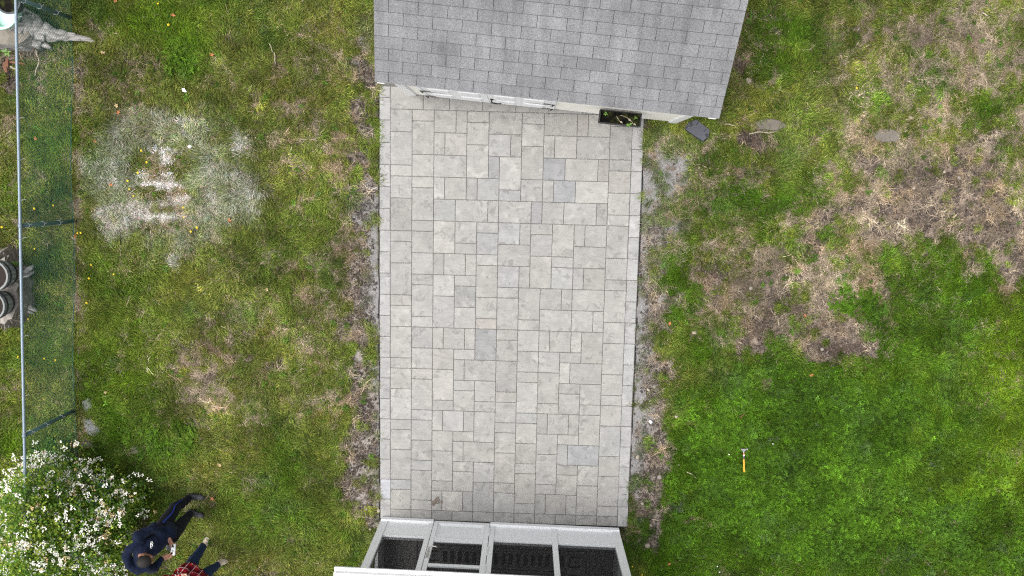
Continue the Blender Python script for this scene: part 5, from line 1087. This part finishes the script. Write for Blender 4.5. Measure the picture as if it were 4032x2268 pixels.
def t_weed(n):
    def fn(r_, v, f, c):
        for i in range(n):
            a = i*2.4 + r_.uniform(-.3, .3); d = np.array([math.cos(a), math.sin(a), 0]); ln = r_.uniform(.035, .07); k = r_.uniform(.7, 1.35); o = len(v); s_ = np.array([-d[1], d[0], 0])*ln*.17; z_ = .02 + .03*r_.random()
            v += [(0, 0, z_), tuple(d*ln*.5 + s_ + [0, 0, z_+.02]), tuple(d*ln + [0, 0, z_]), tuple(d*ln*.5 - s_ + [0, 0, z_+.02]), tuple(d*ln*.5 + [0, 0, z_+.012])]
            f += [(o, o+1, o+4), (o+1, o+2, o+4), (o+2, o+3, o+4), (o+3, o, o+4)]; c += [(k, k, k*1.1)]*5
    return fn
def t_clod(n):
    def fn(r_, v, f, c):
        for i in range(n):
            p = np.array([r_.normal()*.03, r_.normal()*.03, r_.uniform(0, .008)]); rr = r_.uniform(.004, .013) if i else .018; k = r_.uniform(.5, 1.5); o = len(v)
            for (x, y, z) in ((1,0,0),(0,1,0),(-1,0,0),(0,-1,0),(.1,.1,.9),(0,0,-.6)): v.append(tuple(p + np.array([x, y, z])*rr*r_.uniform(.7, 1.2))); c.append((k, k, k))
            f += [(o+a, o+(a+1) % 4, o+4) for a in range(4)] + [(o+(a+1) % 4, o+a, o+5) for a in range(4)]
    return fn
for i, (nm, fn) in enumerate([('long', t_long(30, .030, .07, .13, .0026)), ('long', t_long(34, .034, .08, .15, .0028)), ('short', t_short(30, .032, .035, .075, .0028)), ('short', t_short(34, .036, .03, .07, .003)), ('straw', t_straw(26, .036, .05, .12, .0022)), ('straw', t_straw(30, .042, .04, .10, .0026)), ('clover', t_clover(20, .034)), ('clover', t_clover(24, .04)), ('weed', t_weed(8)), ('clod', t_clod(14))]):
    tuft('%s_%s_tuft' % (chr(97 + i), nm), fn, 100 + i)
sp_ = .036; xs = np.arange(-9.4, 9.4, sp_); ys = np.arange(-6.2, 6.6, sp_); X, Y = np.meshgrid(xs, ys); X = X.ravel() + rng.uniform(-.5, .5, X.size)*sp_*1.3; Y = Y.ravel() + rng.uniform(-.5, .5, Y.size)*sp_*1.3
ok = ~(in_patio(X, Y, .030) | in_local(X, Y, SHO, SHA, -.02, SHW+.02, -.02, SHD) | in_local(X, Y, PO, PA, -.03, PWD+.03, -PDEP-.3, .05))
for sx, sy, rx, ry, rz_ in FLAGS:
    dx, dy = X - sx, Y - sy; lx = dx*math.cos(rz_) + dy*math.sin(rz_); ly = -dx*math.sin(rz_) + dy*math.cos(rz_); ok &= ((lx/rx)**2 + (ly/ry)**2) > rng.uniform(.6, 1.35, len(X))
X, Y = X[ok], Y[ok]; F = fields(X, Y); N = len(X); r1, r2, r3 = rng.random(N), rng.random(N), rng.random(N)
kind = np.where(r1 < .45, rng.integers(0, 2, N), rng.integers(2, 4, N))
sten = F['sten'] > .25
longish = sstep(.38, .62, F['n1'] * .6 + F['n4'] * .4); kind = np.where(rng.random(N) < .25 + .6*longish, rng.integers(0, 2, N), rng.integers(2, 4, N))
kind = np.where(sten, rng.integers(2, 4, N), kind)
kind = np.where(r2 < F['clov'] * .75, rng.integers(6, 8, N), kind)
kind = np.where((rng.random(N) < .006 + .014*(F['n2'] > .6)) , 8, kind)
strawm = r1 < .09 + F['straw'] * .78; kind = np.where(strawm & (kind != 8), rng.integers(4, 6, N), kind)
barem = np.maximum(F['bare'], F['sand']); clod = ((r3 < F['bare']*.5) & (barem > .5)) | (r3 < F['straw'] * .10)
keep = (rng.random(N) > np.maximum(barem * np.where(strawm, .88, .94), F['straw'] * .42)) & (rng.random(N) > F['stripe']*.55); kind = np.where(clod & ~keep, 9, kind); keep &= rng.random(N) > .75 * np.clip(blobs(DARK, F['u'], F['v'], 0, 0), 0, 1); keep |= clod & (rng.random(N) > .5)
olive = np.array([.140, .172, .034]); lushc = np.array([.064, .140, .008]); yel = np.array([.205, .215, .034]); blu = np.array([.068, .135, .030])
t_ = F['lush'] * .85 + (F['n1'] - .5) * .9 + rng.normal(0, .12, N); t_ = np.clip(t_ + .10 + .15 * F['right'], 0, 1)
tint = mixc(np.tile(olive, (N, 1)), lushc, t_); tint = mixc(tint, yel, np.clip((F['n4'] - .55) * 2.6, 0, .6) * (1 - .85*F['lush'])); tint = mixc(tint, blu, np.clip((vnoise(X*2.2, Y*2.2, 17) - .6) * 3, 0, .5))
tint = np.where(((kind == 6) | (kind == 7))[:, None], mixc(tint, np.array([.066, .150, .010]), np.full(N, .5)), tint); tint = np.where((kind == 8)[:, None], np.array([.085, .165, .022]), tint)
stw = mixc(np.tile(np.array([.385, .325, .245]), (N, 1)), np.array([.235, .190, .150]), sstep(.4, .7, F['n3'])); stw = mixc(stw, np.array([.33, .21, .10]), np.clip(vnoise(X*3.3, Y*3.3, 19)*2.4 - 1.2, 0, .35))
LIGHT = [(2540,880,70,220,1),(2420,1200,120,60,.7),(2560,1100,60,200,.8),(100,40,0.1,0.1,0),(420,60,160,80,.7),(330,890,120,140,.6),(25,480,30,60,.8),(25,1000,30,200,.7)]
tint = mixc(tint, np.array([.145, .235, .012]), blobs(LIGHT, F['u'], F['v'], 0, 0) * .8 * rng.random(N) ** .5)
tint = np.where(((kind == 4) | (kind == 5))[:, None], stw, tint)
mott = .5*sstep(.30, .70, vnoise(X*1.3, Y*1.3, 41, 3)) + .5*sstep(.28, .72, vnoise(X*3.4, Y*3.4, 43, 3))
tint *= (.64 + .68 * mott)[:, None] * np.exp(rng.normal(0, .30, N))[:, None]
tint = np.where((kind == 9)[:, None], np.array([.19, .155, .13]) * np.exp(rng.normal(0, .3, N))[:, None], tint)
tint = mixc(tint, np.array([.66, .66, .63]), np.clip(F['dust'] * (.10 + 1.0*rng.random(N)), 0, .9) * (kind != 9)); tint = mixc(tint, np.array([.26, .26, .25]), np.clip((blobs(SAND, F['u'], F['v'], 0, 0)) * .7, 0, .75) * rng.random(N))
tint = mixc(tint, np.array([.76, .76, .74]), np.clip(F['stripe'] * 1.15, 0, .94))
flow = vnoise(X*.9, Y*.9, 51, 2) * 14 + vnoise(X*3, Y*3, 52, 2) * 4; rz = np.where(kind < 2, flow + rng.normal(0, .45, N), rng.uniform(0, 6.28, N))
scl = rng.uniform(.75, 1.25, N) * (.78 + .42*vnoise(X*2.4, Y*2.4, 61)) * np.where(kind == 9, 1.2, 1)
scl = np.where(sten, scl * .82, scl)
X, Y, kind, tint, rz, scl = X[keep], Y[keep], kind[keep], tint[keep], rz[keep], scl[keep]; N = len(X)
Zg = ground_z(X, Y)
me = bpy.data.meshes.new('grass'); me.vertices.add(N); me.vertices.foreach_set('co', np.stack([X, Y, Zg], -1).ravel())
def attr(nm, ty, data, f_='value'):
    a = me.attributes.new(nm, ty, 'POINT'); a.data.foreach_set(f_, np.ascontiguousarray(data).ravel())
attr('pick', 'INT', kind.astype(np.int32)); attr('scl', 'FLOAT', scl.astype(np.float32)); attr('rot', 'FLOAT_VECTOR', np.stack([rng.normal(0, .08, N), rng.normal(0, .08, N), rz], -1).astype(np.float32), 'vector')
attr('tint', 'FLOAT_COLOR', np.concatenate([np.clip(tint, 0, 1), np.ones((N, 1))], 1).astype(np.float32), 'color')
gr = link('grass', me); tag(gr, 'mown lawn of green, dry and dusty grass tufts around the patio', 'grass', kind='stuff')
ng = bpy.data.node_groups.new('scatter', 'GeometryNodeTree'); ng.interface.new_socket('Geometry', in_out='INPUT', socket_type='NodeSocketGeometry'); ng.interface.new_socket('Geometry', in_out='OUTPUT', socket_type='NodeSocketGeometry')
gi, go = ng.nodes.new('NodeGroupInput'), ng.nodes.new('NodeGroupOutput'); ip = ng.nodes.new('GeometryNodeInstanceOnPoints'); ci = ng.nodes.new('GeometryNodeCollectionInfo')
ci.inputs['Collection'].default_value = src; ci.inputs['Separate Children'].default_value = True; ci.inputs['Reset Children'].default_value = True
def named(nm, ty):
    n = ng.nodes.new('GeometryNodeInputNamedAttribute'); n.data_type = ty; n.inputs['Name'].default_value = nm; return n.outputs[0]
er = ng.nodes.new('FunctionNodeEulerToRotation'); ng.links.new(named('rot', 'FLOAT_VECTOR'), er.inputs[0])
ip.inputs['Pick Instance'].default_value = True
m2p = ng.nodes.new('GeometryNodeMeshToPoints'); ng.links.new(gi.outputs[0], m2p.inputs[0]); ng.links.new(m2p.outputs[0], ip.inputs['Points'])
ng.links.new(ci.outputs[0], ip.inputs['Instance']); ng.links.new(named('pick', 'INT'), ip.inputs['Instance Index'])
ng.links.new(er.outputs[0], ip.inputs['Rotation']); ng.links.new(named('scl', 'FLOAT'), ip.inputs['Scale']); ng.links.new(ip.outputs[0], go.inputs[0])
gm = gr.modifiers.new('scatter', 'NODES'); gm.node_group = ng
print('tufts', N, 'pavers', len(P))
